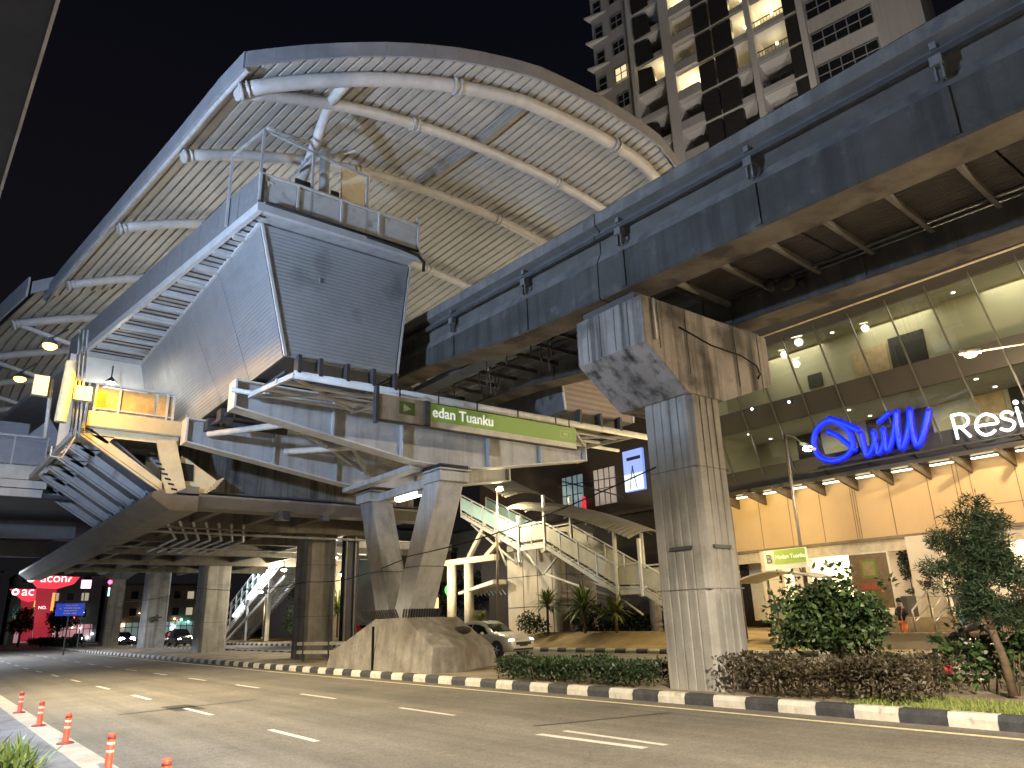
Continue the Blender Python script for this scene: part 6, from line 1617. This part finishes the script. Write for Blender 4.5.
# motorbikes by the plaza wall and people
def skin_body(name, mat, parent, joints, edges, radii, sub=1):
    me = bpy.data.meshes.new(name); me.from_pydata(joints, edges, []); me.materials.append(mat)
    o = bpy.data.objects.new(name, me); COL.objects.link(o); o.parent = parent
    sk = o.modifiers.new('skin', 'SKIN'); 
    for v, r in zip(me.skin_vertices[0].data, radii): v.radius = (r, r)
    me.skin_vertices[0].data[0].use_root = True
    s = o.modifiers.new('sub', 'SUBSURF'); s.levels = s.render_levels = sub; sk.use_smooth_shade = True
    return o
def person(label, loc, rz, shirt, legs, hair=(.015,.012,.01), walk=.16, h=1.68):
    t = thing('person', label, 'person', loc, None, rz); WORLD[t.name] = (0,0,0); k = h/1.7
    skin = surf('skin', (.36,.22,.15), .55, var=.08)
    J = [(0,0,.93),(0,0,1.12),(0,0,1.36),(0,.01,1.47),(0,.02,1.56),(0,.02,1.66),(-.10,0,.88),(-.11,walk*.6,.50),(-.11,walk,.08),(-.11,walk+.14,.03),(.10,0,.88),(.11,-walk*.3,.50),(.11,-walk,.09),(.11,-walk+.14,.03),
         (-.19,0,1.36),(-.24,-.05,1.08),(-.23,.06,.86),(.19,0,1.36),(.24,.04,1.08),(.23,.13,.87)]
    E = [(0,1),(1,2),(2,3),(3,4),(4,5),(0,6),(6,7),(7,8),(8,9),(0,10),(10,11),(11,12),(12,13),(2,14),(14,15),(15,16),(2,17),(17,18),(18,19)]
    Rr = [.14,.125,.135,.06,.095,.085,.095,.065,.045,.04,.095,.065,.045,.04,.065,.045,.035,.065,.045,.035]
    bo = skin_body('body', skin, t, [(x*k,y*k,z*k) for x,y,z in J], E, [r*k for r in Rr])
    b = MB(); b.lathe([(.17,.90),(.165,1.1),(.19,1.34),(.13,1.44),(.07,1.47)], (0,0,0), 14); b.v = [(x*k,y*.72*k,z*k) for x,y,z in b.v]
    b.tube([(-.18*k,0,1.37*k),(-.245*k,-.04*k,1.12*k)], .07*k, 8); b.tube([(.18*k,0,1.37*k),(.245*k,.03*k,1.12*k)], .07*k, 8); b.build('shirt', shirt, t)
    b = MB(); b.lathe([(.165,.80),(.175,.95)], (0,0,0), 14); b.v = [(x*k,y*.75*k,z*k) for x,y,z in b.v]
    for s, yy in ((-1,walk),(1,-walk)): b.tube([(s*.10*k,0,.88*k),(s*.112*k,yy*.45*k,.5*k),(s*.112*k,yy*.9*k,.14*k)], [.11*k,.085*k,.07*k], 8)
    b.build('trousers', legs, t)
    b = MB(); b.ball((0,-.005*k,1.665*k),(.105*k,.12*k,.105*k),12); b.build('hair', surf('hair', hair, .7), t)
    b = MB(); b.ball((0,.115*k,1.60*k),(.018*k,.02*k,.025*k),8); b.build('nose', skin, bo)
    for s in (-1,1):
        b = MB(); b.ball((s*.035*k,.10*k,1.625*k),(.013*k,.012*k,.01*k),8); b.build('eye', darkG, bo)
    t.location = loc; return t
dk_sh = surf('dark_shirt', (.02,.02,.024), .8); org = surf('orange_cloth', (.55,.16,.05), .8); grn = surf('grey_cloth', (.25,.24,.25), .8); blu = surf('blue_helmet', (.08,.3,.5), .3)
person('person in a dark top and orange trousers walking by the plaza steps', (28.35,13.3,.16), R(60), dk_sh, org)
person('person in grey standing at the foot of the glass stairs', (25.6,84.5,.3), R(150), dk_sh, grn)
# motorcycle with its rider behind the shrub
t = thing('motorcycle', 'parked motorcycle on the far pavement behind the conifer trunk', 'motorcycle', (27.0,10.4,.16)); b = MB()
for y in (-.62,.62): b.lathe([(.28,-.05),(.30,0),(.28,.05)], (27.0,10.4+y,.46), 18, axis='x')
b.build('wheel', rubber, t)
b = MB(); b.tube([(27,9.9,.75),(27,10.3,.95),(27,10.9,.78)], [.10,.16,.13], 10); b.tube([(27,9.8,.46),(27,9.95,1.1)], .04, 8); b.build('body', surf('bike_grey', (.07,.06,.07), .3), t)
b = MB(); b.box(26.88,27.12,10.35,11.0,.92,1.02); b.build('seat', rubber, t, bevel=.02); b = MB(); b.tube([(26.65,9.95,1.12),(27.35,9.95,1.12)], .025, 6); b.build('handlebar', steelD, t)
person('person in a pale top standing beside the motorcycle behind the conifer', (27.5,10.0,.16), R(90), surf('pink_top', (.5,.3,.3), .8), surf('blue_jeans', (.08,.1,.18), .8))
t = thing('helmet', 'pale blue helmet resting on the motorcycle seat', 'helmet', (27,10.7,1.02)); b = MB(); b.ball((27,10.7,1.15),(.14,.16,.14),12); b.build('shell', blu, t); b = MB(); b.box(26.9,27.1,10.5,10.56,1.1,1.2); b.build('visor', darkG, t)

# ================================================================== WORLD
w = bpy.data.worlds.new('World'); S.world = w; w.use_nodes = True; N = w.node_tree.nodes; L = w.node_tree.links
bg = N['Background']; sky = N.new('ShaderNodeTexSky'); sky.sky_type = 'NISHITA'; sky.sun_disc = False; sky.sun_elevation = R(-6); sky.sun_rotation = R(200)
tc = N.new('ShaderNodeTexCoord'); sp = N.new('ShaderNodeSeparateXYZ'); rp = N.new('ShaderNodeValToRGB')
L.new(tc.outputs['Generated'], sp.inputs[0]); L.new(sp.outputs['Z'], rp.inputs['Fac'])
rp.color_ramp.elements[0].color = (.0034,.0031,.0036,1); rp.color_ramp.elements[0].position = 0
rp.color_ramp.elements[1].color = (.0009,.0010,.0020,1); rp.color_ramp.elements[1].position = .75
mx = N.new('ShaderNodeMix'); mx.data_type = 'RGBA'; mx.blend_type = 'ADD'; mx.inputs['Factor'].default_value = .0015
L.new(rp.outputs['Color'], mx.inputs['A']); L.new(sky.outputs['Color'], mx.inputs['B'])
L.new(mx.outputs['Result'], bg.inputs['Color']); bg.inputs['Strength'].default_value = .8
S.view_settings.view_transform = 'Standard'; S.view_settings.look = 'None'; S.view_settings.exposure = EXPO; S.view_settings.gamma = 1; S.view_settings.use_curve_mapping = False
c = S.cycles; c.use_denoising = True; c.max_bounces = 6; c.diffuse_bounces = 3; c.glossy_bounces = 3; c.transmission_bounces = 4; c.transparent_max_bounces = 10
c.sample_clamp_indirect = 4; c.sample_clamp_direct = 0; c.caustics_reflective = False; c.caustics_refractive = False; c.use_light_tree = True
try: c.denoiser = 'OPENIMAGEDENOISE'
except Exception: pass

bpy.context.view_layer.update(); text_to_mesh()
